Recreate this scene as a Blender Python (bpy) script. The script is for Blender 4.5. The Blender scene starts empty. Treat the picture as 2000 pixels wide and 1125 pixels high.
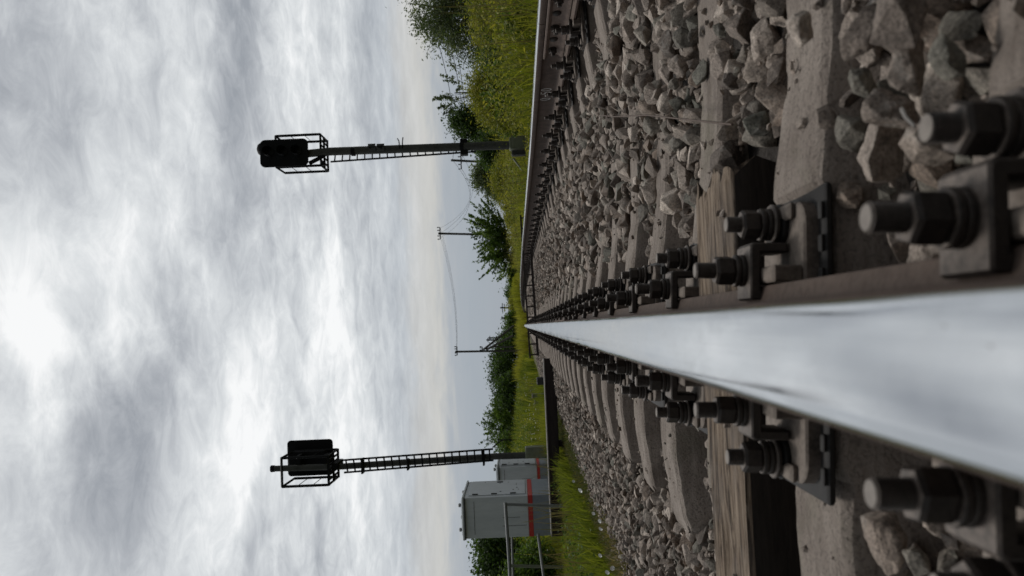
import bpy, bmesh, math, random
import numpy as np
from mathutils import Vector, Matrix
random.seed(7); rng = np.random.default_rng(7)
S = bpy.context.scene; COL = S.collection
R = math.radians

# ------------------------------------------------------------------ camera
F = 1500.0; CAM = np.array([0.0274, 0.0, 0.165]); ROLL = R(2.5)
ay = np.array([490-562.5, 1013-1000, F]); ay /= np.linalg.norm(ay)          # world +y seen in camera axes (right, down, forward)
az = np.array([-math.sin(ROLL), -math.cos(ROLL), 0.0]); az -= ay*az.dot(ay); az /= np.linalg.norm(az)
ax = -np.cross(ay, az)*-1.0
ax = np.cross(ay, az)
if ax[0] < 0: ax = -ax
CR = np.array([ax[0], ay[0], az[0]]); CD = np.array([ax[1], ay[1], az[1]]); CF = np.array([ax[2], ay[2], az[2]])
cd = bpy.data.cameras.new('camera'); cam = bpy.data.objects.new('camera', cd); COL.objects.link(cam)
cd.sensor_fit = 'HORIZONTAL'; cd.sensor_width = 36; cd.lens = 36*F/2000; cd.clip_start = 0.01; cd.clip_end = 6000
M4 = Matrix.Identity(4)
for i in range(3):
    M4[i][0] = CD[i]; M4[i][1] = CR[i]; M4[i][2] = -CF[i]; M4[i][3] = CAM[i]
cam.matrix_world = M4
cd.dof.use_dof = True; cd.dof.focus_distance = 3.5; cd.dof.aperture_fstop = 6.5
S.camera = cam
def proj(p):
    p = np.asarray(p, float) - CAM
    x = p@CR; y = p@CD; z = p@CF
    return 562.5+F*x/z, 1000+F*y/z, z
def P(u, v, Y):                     # a point of the photo (upright: u to the right, v down) at the distance Y along the track
    d = CR*((u-562.5)/F) + CD*((v-1000)/F) + CF
    return Vector(CAM + d*(Y/d[1]))
def PZ(u, v, z):
    d = CR*((u-562.5)/F) + CD*((v-1000)/F) + CF
    return Vector(CAM + d*((z-CAM[2])/d[2]))
XR = 1.593; XC = XR/2; TILT = math.atan(1/20)
DIP = [(0, 0), (15, 0), (25, .03), (43, .15), (60, .29), (80, .5), (110, .95), (150, 1.7), (260, 4.0)]
CANT = [(0, 0), (7, 0), (20, .055), (35, .12), (50, .15), (400, .15)]
def dip(y): return -float(np.interp(y, [d[0] for d in DIP], [d[1] for d in DIP]))
def cant(y): return float(np.interp(y, [d[0] for d in CANT], [d[1] for d in CANT]))
def zt_(x, y): return dip(y)+cant(y)*min(max(x, -.6), 2.3)/XR       # height of the track plane: it falls away and is banked in the far curve

# ------------------------------------------------------------------ materials
def mat(name):
    m = bpy.data.materials.new(name); m.use_nodes = True
    nt = m.node_tree; b = nt.nodes['Principled BSDF']
    return m, nt, b
def N(nt, t, **k):
    n = nt.nodes.new(t)
    for a, v in k.items(): setattr(n, a, v)
    return n
def L(nt, a, b): nt.links.new(a, b)
def noise(nt, vec, scale, detail=6, rough=.6, dist=0.0):
    n = N(nt, 'ShaderNodeTexNoise'); n.inputs['Scale'].default_value = scale; n.inputs['Detail'].default_value = detail
    n.inputs['Roughness'].default_value = rough; n.inputs['Distortion'].default_value = dist
    if vec is not None: L(nt, vec, n.inputs['Vector'])
    return n.outputs['Fac']
def ramp(nt, fac, stops, interp='LINEAR'):
    r = N(nt, 'ShaderNodeValToRGB'); r.color_ramp.interpolation = interp
    el = r.color_ramp.elements
    while len(el) < len(stops): el.new(0.5)
    for e, (p, c) in zip(el, stops):
        e.position = p; e.color = (*c, 1) if len(c) == 3 else c
    L(nt, fac, r.inputs['Fac']); return r.outputs['Color']
def mapping(nt, vec, scale=(1, 1, 1), loc=(0, 0, 0)):
    m = N(nt, 'ShaderNodeMapping'); m.inputs['Scale'].default_value = scale; m.inputs['Location'].default_value = loc
    L(nt, vec, m.inputs['Vector']); return m.outputs['Vector']
def mixc(nt, fac, a, b, mode='MIX'):
    m = N(nt, 'ShaderNodeMix', data_type='RGBA', blend_type=mode)
    for sock, v in ((m.inputs[0], fac), (m.inputs[6], a), (m.inputs[7], b)):
        if isinstance(v, bpy.types.NodeSocket): L(nt, v, sock)
        elif isinstance(v, (int, float)): sock.default_value = v
        else: sock.default_value = (*v, 1)
    return m.outputs[2]
def math_(nt, op, a, b=None, c=None, clamp=False):
    m = N(nt, 'ShaderNodeMath', operation=op); m.use_clamp = clamp
    for i, v in enumerate((a, b, c)):
        if v is None: continue
        if isinstance(v, bpy.types.NodeSocket): L(nt, v, m.inputs[i])
        else: m.inputs[i].default_value = v
    return m.outputs[0]
def bump(nt, b, h, strength=.4, dist=.01):
    n = N(nt, 'ShaderNodeBump'); n.inputs['Strength'].default_value = strength; n.inputs['Distance'].default_value = dist
    L(nt, h, n.inputs['Height']); L(nt, n.outputs['Normal'], b.inputs['Normal'])
def obj_co(nt): return N(nt, 'ShaderNodeTexCoord').outputs['Object']
def geo_co(nt): return N(nt, 'ShaderNodeNewGeometry').outputs['Position']
def attr(nt, name): return N(nt, 'ShaderNodeAttribute', attribute_name=name).outputs['Fac']

def simple(name, c0, c1, scale=20, rough=.8, metal=0.0, bstr=.3, bdist=.004, co='obj', spec=.4, sc=(1, 1, 1)):
    m, nt, b = mat(name)
    v = obj_co(nt) if co == 'obj' else geo_co(nt)
    v = mapping(nt, v, sc)
    n1 = noise(nt, v, scale, 8, .65); n2 = noise(nt, v, scale*6, 4, .6)
    f = math_(nt, 'MULTIPLY_ADD', n2, .35, math_(nt, 'MULTIPLY', n1, .75))
    L(nt, ramp(nt, f, [(.35, c0), (.72, c1)]), b.inputs['Base Color'])
    b.inputs['Roughness'].default_value = rough; b.inputs['Metallic'].default_value = metal
    b.inputs['Specular IOR Level'].default_value = spec
    if bstr: bump(nt, b, f, bstr, bdist)
    return m
MAT = {}
MAT['rust'] = simple('rusted_steel', (.034, .023, .018), (.105, .072, .057), 14, .8, 0, .35, .002, 'geo', .3)
MAT['rust_light'] = simple('dusty_rusted_steel', (.085, .064, .054), (.22, .165, .138), 18, .85, 0, .35, .002, 'geo', .3)
MAT['iron'] = simple('oiled_black_iron', (.013, .0105, .0095), (.055, .044, .037), 45, .62, 0, .7, .0018, 'geo', .35)
MAT['iron_dust'] = simple('dusty_iron_plate', (.035, .028, .023), (.19, .155, .13), 34, .8, 0, .4, .0012, 'obj', .3)
def dusty(key, col, amt):
    m = MAT[key]; nt = m.node_tree; b = nt.nodes['Principled BSDF']; src = b.inputs['Base Color'].links[0].from_socket
    sx_ = N(nt, 'ShaderNodeSeparateXYZ'); L(nt, N(nt, 'ShaderNodeNewGeometry').outputs['Normal'], sx_.inputs[0])
    f = math_(nt, 'MULTIPLY', ramp(nt, sx_.outputs[2], [(.55, (0, 0, 0)), (.95, (amt, amt, amt))]), ramp(nt, noise(nt, geo_co(nt), 90, 5, .6), [(.3, (.25, .25, .25)), (.6, (1, 1, 1))]))
    L(nt, mixc(nt, f, src, col), b.inputs['Base Color'])
dusty('iron', (.19, .155, .13), .75); dusty('iron_dust', (.26, .22, .185), .7); dusty('rust', (.17, .13, .105), .6)
MAT['bolt_end'] = simple('worn_bolt_end', (.14, .12, .105), (.26, .23, .20), 80, .7, 0, .3, .0008, 'obj', .4)
MAT['rubber'] = simple('black_rubber', (.010, .010, .010), (.03, .027, .025), 40, .7, 0, .3, .001, 'obj', .3)
MAT['black_paint'] = simple('black_signal_paint', (.007, .0075, .008), (.014, .0145, .016), 6, .7, 0, .1, .002, 'obj', .12)
MAT['mast'] = simple('weathered_mast_concrete', (.035, .036, .034), (.085, .088, .080), 6, .8, 0, .3, .004, 'obj', .3)
MAT['pole_wood'] = simple('weathered_pole_wood', (.035, .033, .03), (.10, .095, .085), 5, .9, 0, .3, .004, 'obj', .2, (4, 4, .3))
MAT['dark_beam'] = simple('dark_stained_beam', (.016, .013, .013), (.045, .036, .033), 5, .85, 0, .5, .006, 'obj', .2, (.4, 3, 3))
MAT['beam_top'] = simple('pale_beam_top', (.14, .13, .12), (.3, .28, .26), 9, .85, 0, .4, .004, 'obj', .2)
MAT['grey_paint'] = simple('grey_cabinet_paint', (.45, .485, .51), (.57, .605, .625), 3, .6, 0, .08, .002, 'obj', .35, (3, 3, .5))
MAT['grey_paint_low'] = simple('dark_grey_plinth_paint', (.20, .225, .26), (.27, .30, .34), 5, .65, 0, .08, .002, 'obj', .35)
MAT['red_paint'] = simple('red_stripe_paint', (.42, .035, .03), (.55, .055, .045), 8, .6, 0, .05, .002, 'obj', .3)
MAT['dark_trim'] = simple('dark_trim', (.02, .021, .023), (.05, .05, .052), 10, .7, 0, .1, .002)
MAT['pipe'] = simple('grey_green_pipe', (.12, .13, .13), (.2, .21, .21), 9, .55, 0, .1, .002)
MAT['sign_dark'] = simple('grey_number_plate', (.045, .046, .045), (.07, .072, .07), 10, .6, 0, .05, .001)
MAT['post_green'] = simple('grey_green_post', (.11, .125, .085), (.19, .205, .15), 8, .75, 0, .2, .003)
MAT['chalk'] = simple('white_chalk', (.42, .41, .39), (.7, .69, .66), 120, .95, 0, 0)
MAT['paper'] = simple('white_scrap', (.6, .6, .58), (.85, .85, .83), 40, .8, 0, .2, .002)
MAT['lens'] = simple('dark_signal_lens', (.008, .008, .009), (.012, .012, .013), 5, .4, 0, 0, spec=.15)

def rail_top():
    m, nt, b = mat('polished_rail_head')
    v = geo_co(nt)
    n1 = noise(nt, mapping(nt, v, (160, .6, 160)), 1.0, 6, .6); n2 = noise(nt, mapping(nt, v, (600, 2.2, 600)), 1.0, 4, .6)
    blot = noise(nt, mapping(nt, v, (26, 9, 26)), 1.0, 7, .62, .4); bands = noise(nt, mapping(nt, v, (6, 30, 6)), 1.0, 4, .6)
    spk = noise(nt, mapping(nt, v, (260, 130, 260)), 1.0, 3, .5)
    c = ramp(nt, n1, [(.3, (.565, .585, .61)), (.7, (.63, .648, .668))])
    c = mixc(nt, ramp(nt, blot, [(.42, (.0, .0, .0)), (.68, (.3, .3, .3))]), c, (.40, .415, .43))
    c = mixc(nt, ramp(nt, n2, [(.60, (0, 0, 0)), (.72, (.3, .3, .3))]), c, (.36, .36, .365))
    c = mixc(nt, ramp(nt, spk, [(.70, (0, 0, 0)), (.76, (.8, .8, .8))]), c, (.16, .13, .115))
    L(nt, c, b.inputs['Base Color']); b.inputs['Metallic'].default_value = 1
    r = math_(nt, 'MULTIPLY_ADD', n2, .07, math_(nt, 'MULTIPLY_ADD', blot, .30, math_(nt, 'MULTIPLY_ADD', bands, .10, -.09)))
    L(nt, math_(nt, 'MAXIMUM', r, .045), b.inputs['Roughness'])
    bump(nt, b, math_(nt, 'MULTIPLY_ADD', bands, .5, n1), .03, .0006)
    return m
MAT['rail_top'] = rail_top()

def concrete():
    m, nt, b = mat('sleeper_concrete')
    v = geo_co(nt)
    n1 = noise(nt, v, 7, 8, .6); n2 = noise(nt, v, 170, 5, .65); n3 = noise(nt, mapping(nt, v, (8, 40, 40)), 1, 6, .6)
    c = ramp(nt, n1, [(.3, (.15, .12, .10)), (.5, (.265, .222, .19)), (.75, (.37, .318, .273))])
    c = mixc(nt, ramp(nt, n2, [(.36, (.85, .85, .85)), (.5, (0, 0, 0))]), c, (.11, .09, .077))
    c2 = mixc(nt, .5, c, mixc(nt, .5, c, ramp(nt, n3, [(.4, (.11, .092, .077)), (.68, (.40, .355, .31))])))
    moss = ramp(nt, noise(nt, v, 5, 6, .6, .3), [(.55, (0, 0, 0)), (.75, (.5, .5, .5))])
    c2 = mixc(nt, moss, c2, (.12, .12, .07))
    L(nt, c2, b.inputs['Base Color']); b.inputs['Roughness'].default_value = .92; b.inputs['Specular IOR Level'].default_value = .25
    h = math_(nt, 'MULTIPLY_ADD', n2, .9, n3); bump(nt, b, h, 1.0, .006)
    return m
MAT['concrete'] = concrete()

def stone():
    m, nt, b = mat('crushed_stone')
    v = geo_co(nt); t = attr(nt, 'tone'); h = attr(nt, 'hue')
    c = ramp(nt, t, [(0, (.072, .060, .052)), (.35, (.205, .172, .148)), (.7, (.365, .312, .270)), (1, (.58, .51, .445))])
    c = mixc(nt, ramp(nt, h, [(.0, (.75, .75, .75)), (.25, (0, 0, 0)), (.8, (0, 0, 0)), (1, (.8, .8, .8))]), c,
             ramp(nt, h, [(.4, (.135, .145, .122)), (.6, (.24, .185, .145))]))
    n1 = noise(nt, v, 45, 8, .7); n2 = noise(nt, v, 260, 4, .65)
    c = mixc(nt, 1.0, c, ramp(nt, n1, [(.3, (.5, .49, .48)), (.7, (1.42, 1.40, 1.37))]), 'MULTIPLY')
    c = mixc(nt, 1.0, c, ramp(nt, n2, [(.35, (.55, .55, .55)), (.7, (1.5, 1.5, 1.5))]), 'MULTIPLY')
    vein = ramp(nt, noise(nt, v, 16, 6, .55, 1.2), [(.60, (0, 0, 0)), (.64, (.35, .35, .35)), (.69, (0, 0, 0))])
    c = mixc(nt, vein, c, (.36, .34, .31))
    L(nt, c, b.inputs['Base Color']); b.inputs['Roughness'].default_value = .85; b.inputs['Specular IOR Level'].default_value = .3
    bump(nt, b, math_(nt, 'MULTIPLY_ADD', n2, .5, n1), .9, .005)
    return m
MAT['stone'] = stone()
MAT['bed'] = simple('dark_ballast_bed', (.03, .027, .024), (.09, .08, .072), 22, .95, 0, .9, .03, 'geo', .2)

def wood():
    m, nt, b = mat('weathered_timber')
    v = geo_co(nt)
    g = noise(nt, mapping(nt, v, (9, 150, 150)), 1, 10, .72, .9); g2 = noise(nt, mapping(nt, v, (4.5, 55, 55)), 1, 6, .65, .8)
    n3 = noise(nt, v, 9, 4, .6)
    c = ramp(nt, g, [(.36, (.04, .029, .021)), (.46, (.175, .13, .094)), (.58, (.30, .237, .178)), (.74, (.42, .345, .27))])
    c = mixc(nt, ramp(nt, g2, [(.40, (1, 1, 1)), (.5, (0, 0, 0))]), c, (.04, .028, .02))
    c = mixc(nt, ramp(nt, n3, [(.45, (0, 0, 0)), (.7, (.5, .5, .5))]), c, (.20, .175, .155))
    L(nt, c, b.inputs['Base Color']); b.inputs['Roughness'].default_value = .9; b.inputs['Specular IOR Level'].default_value = .2
    bump(nt, b, math_(nt, 'MULTIPLY_ADD', g2, .8, g), .9, .006)
    return m
MAT['wood'] = wood()
MAT['timber_side'] = simple('dark_timber_side', (.012, .010, .009), (.04, .033, .028), 20, .85, 0, .5, .004, 'geo', .2, (.2, 2, 2))  # darker colour for the timber's sides and underside

def leafmat(name, stops, trans=.35):
    m, nt, b = mat(name)
    t = attr(nt, 'tone')
    c = ramp(nt, t, stops)
    L(nt, c, b.inputs['Base Color']); b.inputs['Roughness'].default_value = .6; b.inputs['Specular IOR Level'].default_value = .25
    tr = N(nt, 'ShaderNodeBsdfTranslucent'); L(nt, mixc(nt, 1.0, c, (1.3, 1.35, .6), 'MULTIPLY'), tr.inputs['Color'])
    mx = N(nt, 'ShaderNodeMixShader'); mx.inputs[0].default_value = trans
    out = nt.nodes['Material Output']
    L(nt, b.outputs[0], mx.inputs[1]); L(nt, tr.outputs[0], mx.inputs[2]); L(nt, mx.outputs[0], out.inputs['Surface'])
    return m
MAT['leaf_dark'] = leafmat('dark_leaf', [(0, (.02, .04, .013)), (.6, (.058, .105, .028)), (1, (.12, .185, .055))])
MAT['leaf_mid'] = leafmat('mid_leaf', [(0, (.035, .07, .015)), (.6, (.09, .155, .03)), (1, (.18, .25, .055))])
MAT['leaf_grey'] = leafmat('grey_green_leaf', [(0, (.045, .065, .034)), (.6, (.11, .145, .078)), (1, (.21, .245, .155))])
MAT['leaf_yellow'] = leafmat('yellow_green_leaf', [(0, (.10, .125, .018)), (.55, (.235, .25, .04)), (1, (.40, .36, .08))])
MAT['grass'] = leafmat('grass_blade', [(0, (.07, .10, .014)), (.35, (.17, .20, .03)), (.7, (.31, .31, .05)), (1, (.46, .40, .14))], .4)
MAT['weeds'] = leafmat('dry_weed', [(0, (.06, .085, .025)), (.4, (.12, .12, .05)), (.8, (.20, .155, .085)), (1, (.32, .26, .16))], .3)
MAT['bark'] = simple('tree_bark', (.03, .026, .02), (.085, .075, .06), 9, .9, 0, .5, .01, 'obj', .2, (1, 1, .3))
MAT['soil'] = simple('grassy_soil', (.05, .055, .02), (.12, .115, .045), 2.5, .95, 0, .5, .05, 'geo', .15)
MAT['petal'] = simple('white_petal', (.8, .8, .78), (.9, .9, .88), 30, .7, 0, 0)

# ------------------------------------------------------------------ object helpers
def tag(o, label=None, cat=None, group=None, kind=None):
    if label: o['label'] = label
    if cat: o['category'] = cat
    if group: o['group'] = group
    if kind: o['kind'] = kind
    return o
def empty(name, loc=(0, 0, 0), rot=(0, 0, 0)):
    o = bpy.data.objects.new(name, None); COL.objects.link(o); o.location = loc; o.rotation_euler = rot
    o.empty_display_size = .1; return o
def link(name, me, parent=None, loc=None):
    o = bpy.data.objects.new(name, me); COL.objects.link(o)
    if parent: o.parent = parent
    if loc is not None: o.location = loc
    return o
def copy_tree(o, parent=None):
    c = o.copy(); COL.objects.link(c)
    if parent: c.parent = parent
    for ch in list(o.children): copy_tree(ch, c)
    return c
class MB:
    def __init__(s): s.v = []; s.f = []; s.m = []; s.cur = 0
    def add(s, vs, fs):
        o = len(s.v); s.v += [tuple(v) for v in vs]; s.f += [tuple(i+o for i in f) for f in fs]; s.m += [s.cur]*len(fs); return s
    def box(s, c, d, rot=None, bev=0.0):
        x, y, z = (a/2 for a in d); c = Vector(c)
        if bev <= 0:
            vs = [Vector((sx*x, sy*y, sz*z)) for sz in (-1, 1) for sx, sy in ((-1, -1), (1, -1), (1, 1), (-1, 1))]
            fs = [(3, 2, 1, 0), (4, 5, 6, 7), (0, 1, 5, 4), (1, 2, 6, 5), (2, 3, 7, 6), (3, 0, 4, 7)]
        else:
            vs = []; e = min(bev, x*.9, y*.9, z*.9)
            for zz, ins in ((-z, e), (-z+e, 0), (z-e, 0), (z, e)):
                X, Y = x-ins, y-ins; k = e*.7
                vs += [Vector(p) for p in ((-X+k, -Y, zz), (X-k, -Y, zz), (X, -Y+k, zz), (X, Y-k, zz), (X-k, Y, zz), (-X+k, Y, zz), (-X, Y-k, zz), (-X, -Y+k, zz))]
            fs = [tuple(range(7, -1, -1)), tuple(range(24, 32))]
            for r in range(3):
                for i in range(8):
                    j = (i+1) % 8; fs.append((r*8+i, r*8+j, r*8+8+j, r*8+8+i))
        if rot is not None: vs = [rot@v for v in vs]
        return s.add([v+c for v in vs], fs)
    def lathe(s, prof, n=16, c=(0, 0, 0), ax=None, ph=0.0):          # prof: (r, z) pairs, closed by end caps
        c = Vector(c); vs = []
        for r, z in prof:
            for i in range(n):
                a = 2*math.pi*(i+ph)/n; vs.append(Vector((r*math.cos(a), r*math.sin(a), z)))
        if ax is not None:
            q = Vector((0, 0, 1)).rotation_difference(Vector(ax)); vs = [q@v for v in vs]
        fs = [tuple(range(n-1, -1, -1)), tuple(range((len(prof)-1)*n, len(prof)*n))]
        for k in range(len(prof)-1):
            for i in range(n):
                j = (i+1) % n; fs.append((k*n+i, k*n+j, k*n+n+j, k*n+n+i))
        return s.add([v+c for v in vs], fs)
    def tube(s, pts, r, n=8, r1=None):
        pts = [Vector(p) for p in pts]; vs = []; m = len(pts)
        for k, p in enumerate(pts):
            d = (pts[min(k+1, m-1)]-pts[max(k-1, 0)]).normalized()
            a = d.orthogonal().normalized() if abs(d.z) > .9 else d.cross(Vector((0, 0, 1))).normalized()
            b = d.cross(a); rr = r if r1 is None else r+(r1-r)*k/(m-1)
            for i in range(n):
                t = 2*math.pi*i/n; vs.append(p+a*rr*math.cos(t)+b*rr*math.sin(t))
        fs = [tuple(range(n-1, -1, -1)), tuple(range((m-1)*n, m*n))]
        for k in range(m-1):
            for i in range(n):
                j = (i+1) % n; fs.append((k*n+i, k*n+j, k*n+n+j, k*n+n+i))
        return s.add(vs, fs)
    def prism(s, poly, y0, y1, bev=0.0):                               # (x, z) outline extruded along y
        n = len(poly)
        if bev > 0:
            cx = sum(p[0] for p in poly)/n; cz = sum(p[1] for p in poly)/n
            ins = []
            for i in range(n):
                a = Vector(poly[i-1]); p = Vector(poly[i]); b = Vector(poly[(i+1) % n])
                e1 = (p-a).normalized(); e2 = (b-p).normalized(); nn = Vector((-(e1.y+e2.y), e1.x+e2.x))
                L_ = nn.length or 1; ins.append(p+nn/L_*bev)
            rings = [(ins, y0), (poly, y0+bev), (poly, y1-bev), (ins, y1)]
        else: rings = [(poly, y0), (poly, y1)]
        vs = [Vector((p[0], y, p[1])) for pl, y in rings for p in pl]
        fs = [tuple(range(n)), tuple(range(len(vs)-1, len(vs)-n-1, -1))]
        for k in range(len(rings)-1):
            for i in range(n):
                j = (i+1) % n; fs.append((k*n+j, k*n+i, k*n+n+i, k*n+n+j))
        return s.add(vs, fs)
    def mesh(s, name, mats, smooth=None):
        me = bpy.data.meshes.new(name); me.from_pydata(s.v, [], s.f)
        for m in (mats if isinstance(mats, (list, tuple)) else [mats]): me.materials.append(m)
        me.polygons.foreach_set('material_index', s.m)
        bm = bmesh.new(); bm.from_mesh(me); bmesh.ops.recalc_face_normals(bm, faces=bm.faces); bm.to_mesh(me); bm.free()
        if smooth is not None:
            me.polygons.foreach_set('use_smooth', [True]*len(me.polygons)); me.set_sharp_from_angle(angle=R(smooth))
        me.update(); return me
    def build(s, name, mats, parent=None, smooth=None, loc=None): return link(name, s.mesh(name, mats, smooth), parent, loc)

def np_mesh(name, V, Fc, m, attrs=None, smooth=None, mi=None):
    V = np.ascontiguousarray(V, np.float32); Fc = np.ascontiguousarray(Fc, np.int32); k = Fc.shape[1]
    me = bpy.data.meshes.new(name); me.vertices.add(len(V)); me.vertices.foreach_set('co', V.ravel())
    me.loops.add(Fc.size); me.loops.foreach_set('vertex_index', Fc.ravel())
    me.polygons.add(len(Fc)); me.polygons.foreach_set('loop_start', np.arange(0, Fc.size, k, dtype=np.int32))
    for mm in (m if isinstance(m, (list, tuple)) else [m]): me.materials.append(mm)
    if mi is not None: me.polygons.foreach_set('material_index', np.asarray(mi, np.int32))
    for nm, arr in (attrs or {}).items():
        a = me.attributes.new(nm, 'FLOAT', 'POINT'); a.data.foreach_set('value', np.ascontiguousarray(arr, np.float32))
    me.update(calc_edges=True); me.validate()
    if smooth is not None:
        me.polygons.foreach_set('use_smooth', [True]*len(me.polygons)); me.set_sharp_from_angle(angle=R(smooth))
    return me
def vnoise(X, seed, sc):                                             # cheap smooth value noise in numpy, 3-D
    X = np.asarray(X)*sc; i = np.floor(X).astype(np.int64); f = X-i; f = f*f*(3-2*f); out = 0
    def h(a): 
        n = (a[:, 0]*73856093) ^ (a[:, 1]*19349663) ^ (a[:, 2]*83492791) ^ (seed*2654435761)
        n = (n ^ (n >> 13))*1274126177; return ((n ^ (n >> 16)) & 0xffff)/65535.0
    for dx in (0, 1):
        for dy in (0, 1):
            for dz in (0, 1):
                w = (f[:, 0] if dx else 1-f[:, 0])*(f[:, 1] if dy else 1-f[:, 1])*(f[:, 2] if dz else 1-f[:, 2])
                out = out+w*h(i+np.array([dx, dy, dz]))
    return out

# ------------------------------------------------------------------ ground
def lerp_tab(x, tab):
    return np.interp(x, [t[0] for t in tab], [t[1] for t in tab])
BED = [(-2.3, -.62), (-1.9, -.53), (-1.2, -.39), (-.85, -.325), (-.5, -.325), (-.12, -.335), (.12, -.318), (.35, -.282), (.6, -.272), (.85, -.262), (1.1, -.266), (1.42, -.31),
       (1.6, -.30), (1.85, -.28), (2.3, -.27), (2.8, -.36), (3.4, -.50)]
GRD = [(-400, .8), (-60, 1.1), (-25, 1.0), (-12, .35), (-7, -.35), (-5, -.75), (-3.5, -.95), (-2.4, -.70), (-1.9, -.56), (-1.6, -.62), (2.4, -.62), (2.7, -.40), (3.4, -.40), (6, -.42), (12, -.25), (30, 0), (80, .2), (400, 0)]
dipv = np.vectorize(dip)
def ground_z(x, y): return lerp_tab(x, GRD) + np.where(np.asarray(y) > 15, dipv(y)*np.exp(-np.abs(np.asarray(x)-.8)/9), 0)
gx = np.unique(np.concatenate([np.linspace(-3000, -400, 8), np.linspace(-400, -30, 20), np.linspace(-30, -8, 24), np.linspace(-8, 8, 90), np.linspace(8, 30, 24), np.linspace(30, 400, 20), np.linspace(400, 3000, 8)]))
gy = np.unique(np.concatenate([np.linspace(-300, -10, 8), np.linspace(-10, 40, 80), np.linspace(40, 200, 60), np.linspace(200, 1000, 16), np.linspace(1000, 4500, 8)]))
XX, YY = np.meshgrid(gx, gy); ZZ = ground_z(XX, YY)
pts = np.stack([XX.ravel(), YY.ravel(), ZZ.ravel()], 1)
wob = (vnoise(pts*np.array([1, 1, 0]), 3, .6)-.5)*.12; pts[:, 2] += np.where((pts[:, 0] < -2.4) | (pts[:, 0] > 3.2), wob, 0)
nx = len(gx); idx = np.arange(len(pts)).reshape(len(gy), nx)
Q = np.stack([idx[:-1, :-1].ravel(), idx[:-1, 1:].ravel(), idx[1:, 1:].ravel(), idx[1:, :-1].ravel()], 1)
tag(link('ground', np_mesh('ground', pts, Q, MAT['soil'], smooth=180)), kind='structure')
bx = np.linspace(-2.3, 3.4, 96); by = np.unique(np.concatenate([np.linspace(-2, 14, 240), np.linspace(14, 60, 160), np.linspace(60, 250, 60)]))
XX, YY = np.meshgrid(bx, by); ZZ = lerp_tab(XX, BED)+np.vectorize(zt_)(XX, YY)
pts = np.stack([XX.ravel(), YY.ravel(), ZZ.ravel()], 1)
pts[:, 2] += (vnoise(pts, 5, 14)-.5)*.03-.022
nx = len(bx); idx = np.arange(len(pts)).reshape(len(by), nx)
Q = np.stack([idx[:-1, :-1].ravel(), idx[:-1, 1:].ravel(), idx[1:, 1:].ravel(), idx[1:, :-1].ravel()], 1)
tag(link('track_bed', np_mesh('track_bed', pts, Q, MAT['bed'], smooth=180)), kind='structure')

# ------------------------------------------------------------------ rails
HALF = [(0, 0), (.012, -.0003), (.022, -.001), (.029, -.0025), (.0335, -.0052), (.0362, -.009), (.0375, -.015), (.0375, -.030), (.0365, -.0365), (.025, -.041), (.0135, -.046), (.0095, -.054), (.009, -.08), (.009, -.11),
        (.0102, -.132), (.0150, -.146), (.0240, -.154), (.040, -.1595), (.072, -.1675), (.075, -.170), (.075, -.180)]
PROF = HALF + [(-x, z) for x, z in HALF[:0:-1]]
def rail_mesh(name, x0, y0, y1, step, tilt):
    ys = list(np.arange(y0, y1, step)) + [y1]; n = len(PROF); vs = []; fs = []; mi = []
    c, s = math.cos(tilt), math.sin(tilt)
    for y in ys:
        for px, pz in PROF: vs.append((x0+px*c+pz*s, y, -px*s+pz*c+zt_(x0, y)))
    for k in range(len(ys)-1):
        for i in range(n):
            j = (i+1) % n; fs.append((k*n+i, k*n+n+i, k*n+n+j, k*n+j))
            top = max(PROF[i][1], PROF[j][1]) > -.0053 and min(PROF[i][1], PROF[j][1]) > -.0060; mi.append(0 if top else 1)
    fs += [tuple(range(n)), tuple(range((len(ys)-1)*n, len(ys)*n))]; mi += [1, 1]
    me = bpy.data.meshes.new(name); me.from_pydata(vs, [], fs)
    me.materials.append(MAT['rail_top']); me.materials.append(MAT['rust'])
    me.polygons.foreach_set('material_index', mi)
    bm = bmesh.new(); bm.from_mesh(me); bmesh.ops.recalc_face_normals(bm, faces=bm.faces); bm.to_mesh(me); bm.free()
    me.polygons.foreach_set('use_smooth', [True]*len(fs)); me.set_sharp_from_angle(angle=R(50)); me.update()
    return me
JL, JR = 3.98, 3.86; GAP = .006
rails = {}
for nm, x0, t, y0, y1, st, lab in (
    ('near_l', 0, TILT, -2.0, JL, .5, 'polished steel rail filling the middle of the photo up to its joint'),
    ('far_l', 0, TILT, JL+GAP, 250, 1.0, 'middle steel rail beyond the joint, narrowing to the vanishing point'),
    ('near_r', XR, -TILT, -2.0, JR, .5, 'short piece of dark rail before the joint beside the grass'),
    ('far_r', XR, -TILT, JR+GAP, 250, 1.0, 'long dark rail with shining top edge and white chalk number')):
    o = tag(link('steel_rail', rail_mesh('steel_rail', x0, y0, y1, st, t)), lab, 'rail', 'rails of the track'); rails[nm] = o

def rail_local(x0, tilt, px, y, pz):
    c, s = math.cos(tilt), math.sin(tilt); return Vector((x0+px*c+pz*s, y, -px*s+pz*c))
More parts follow.
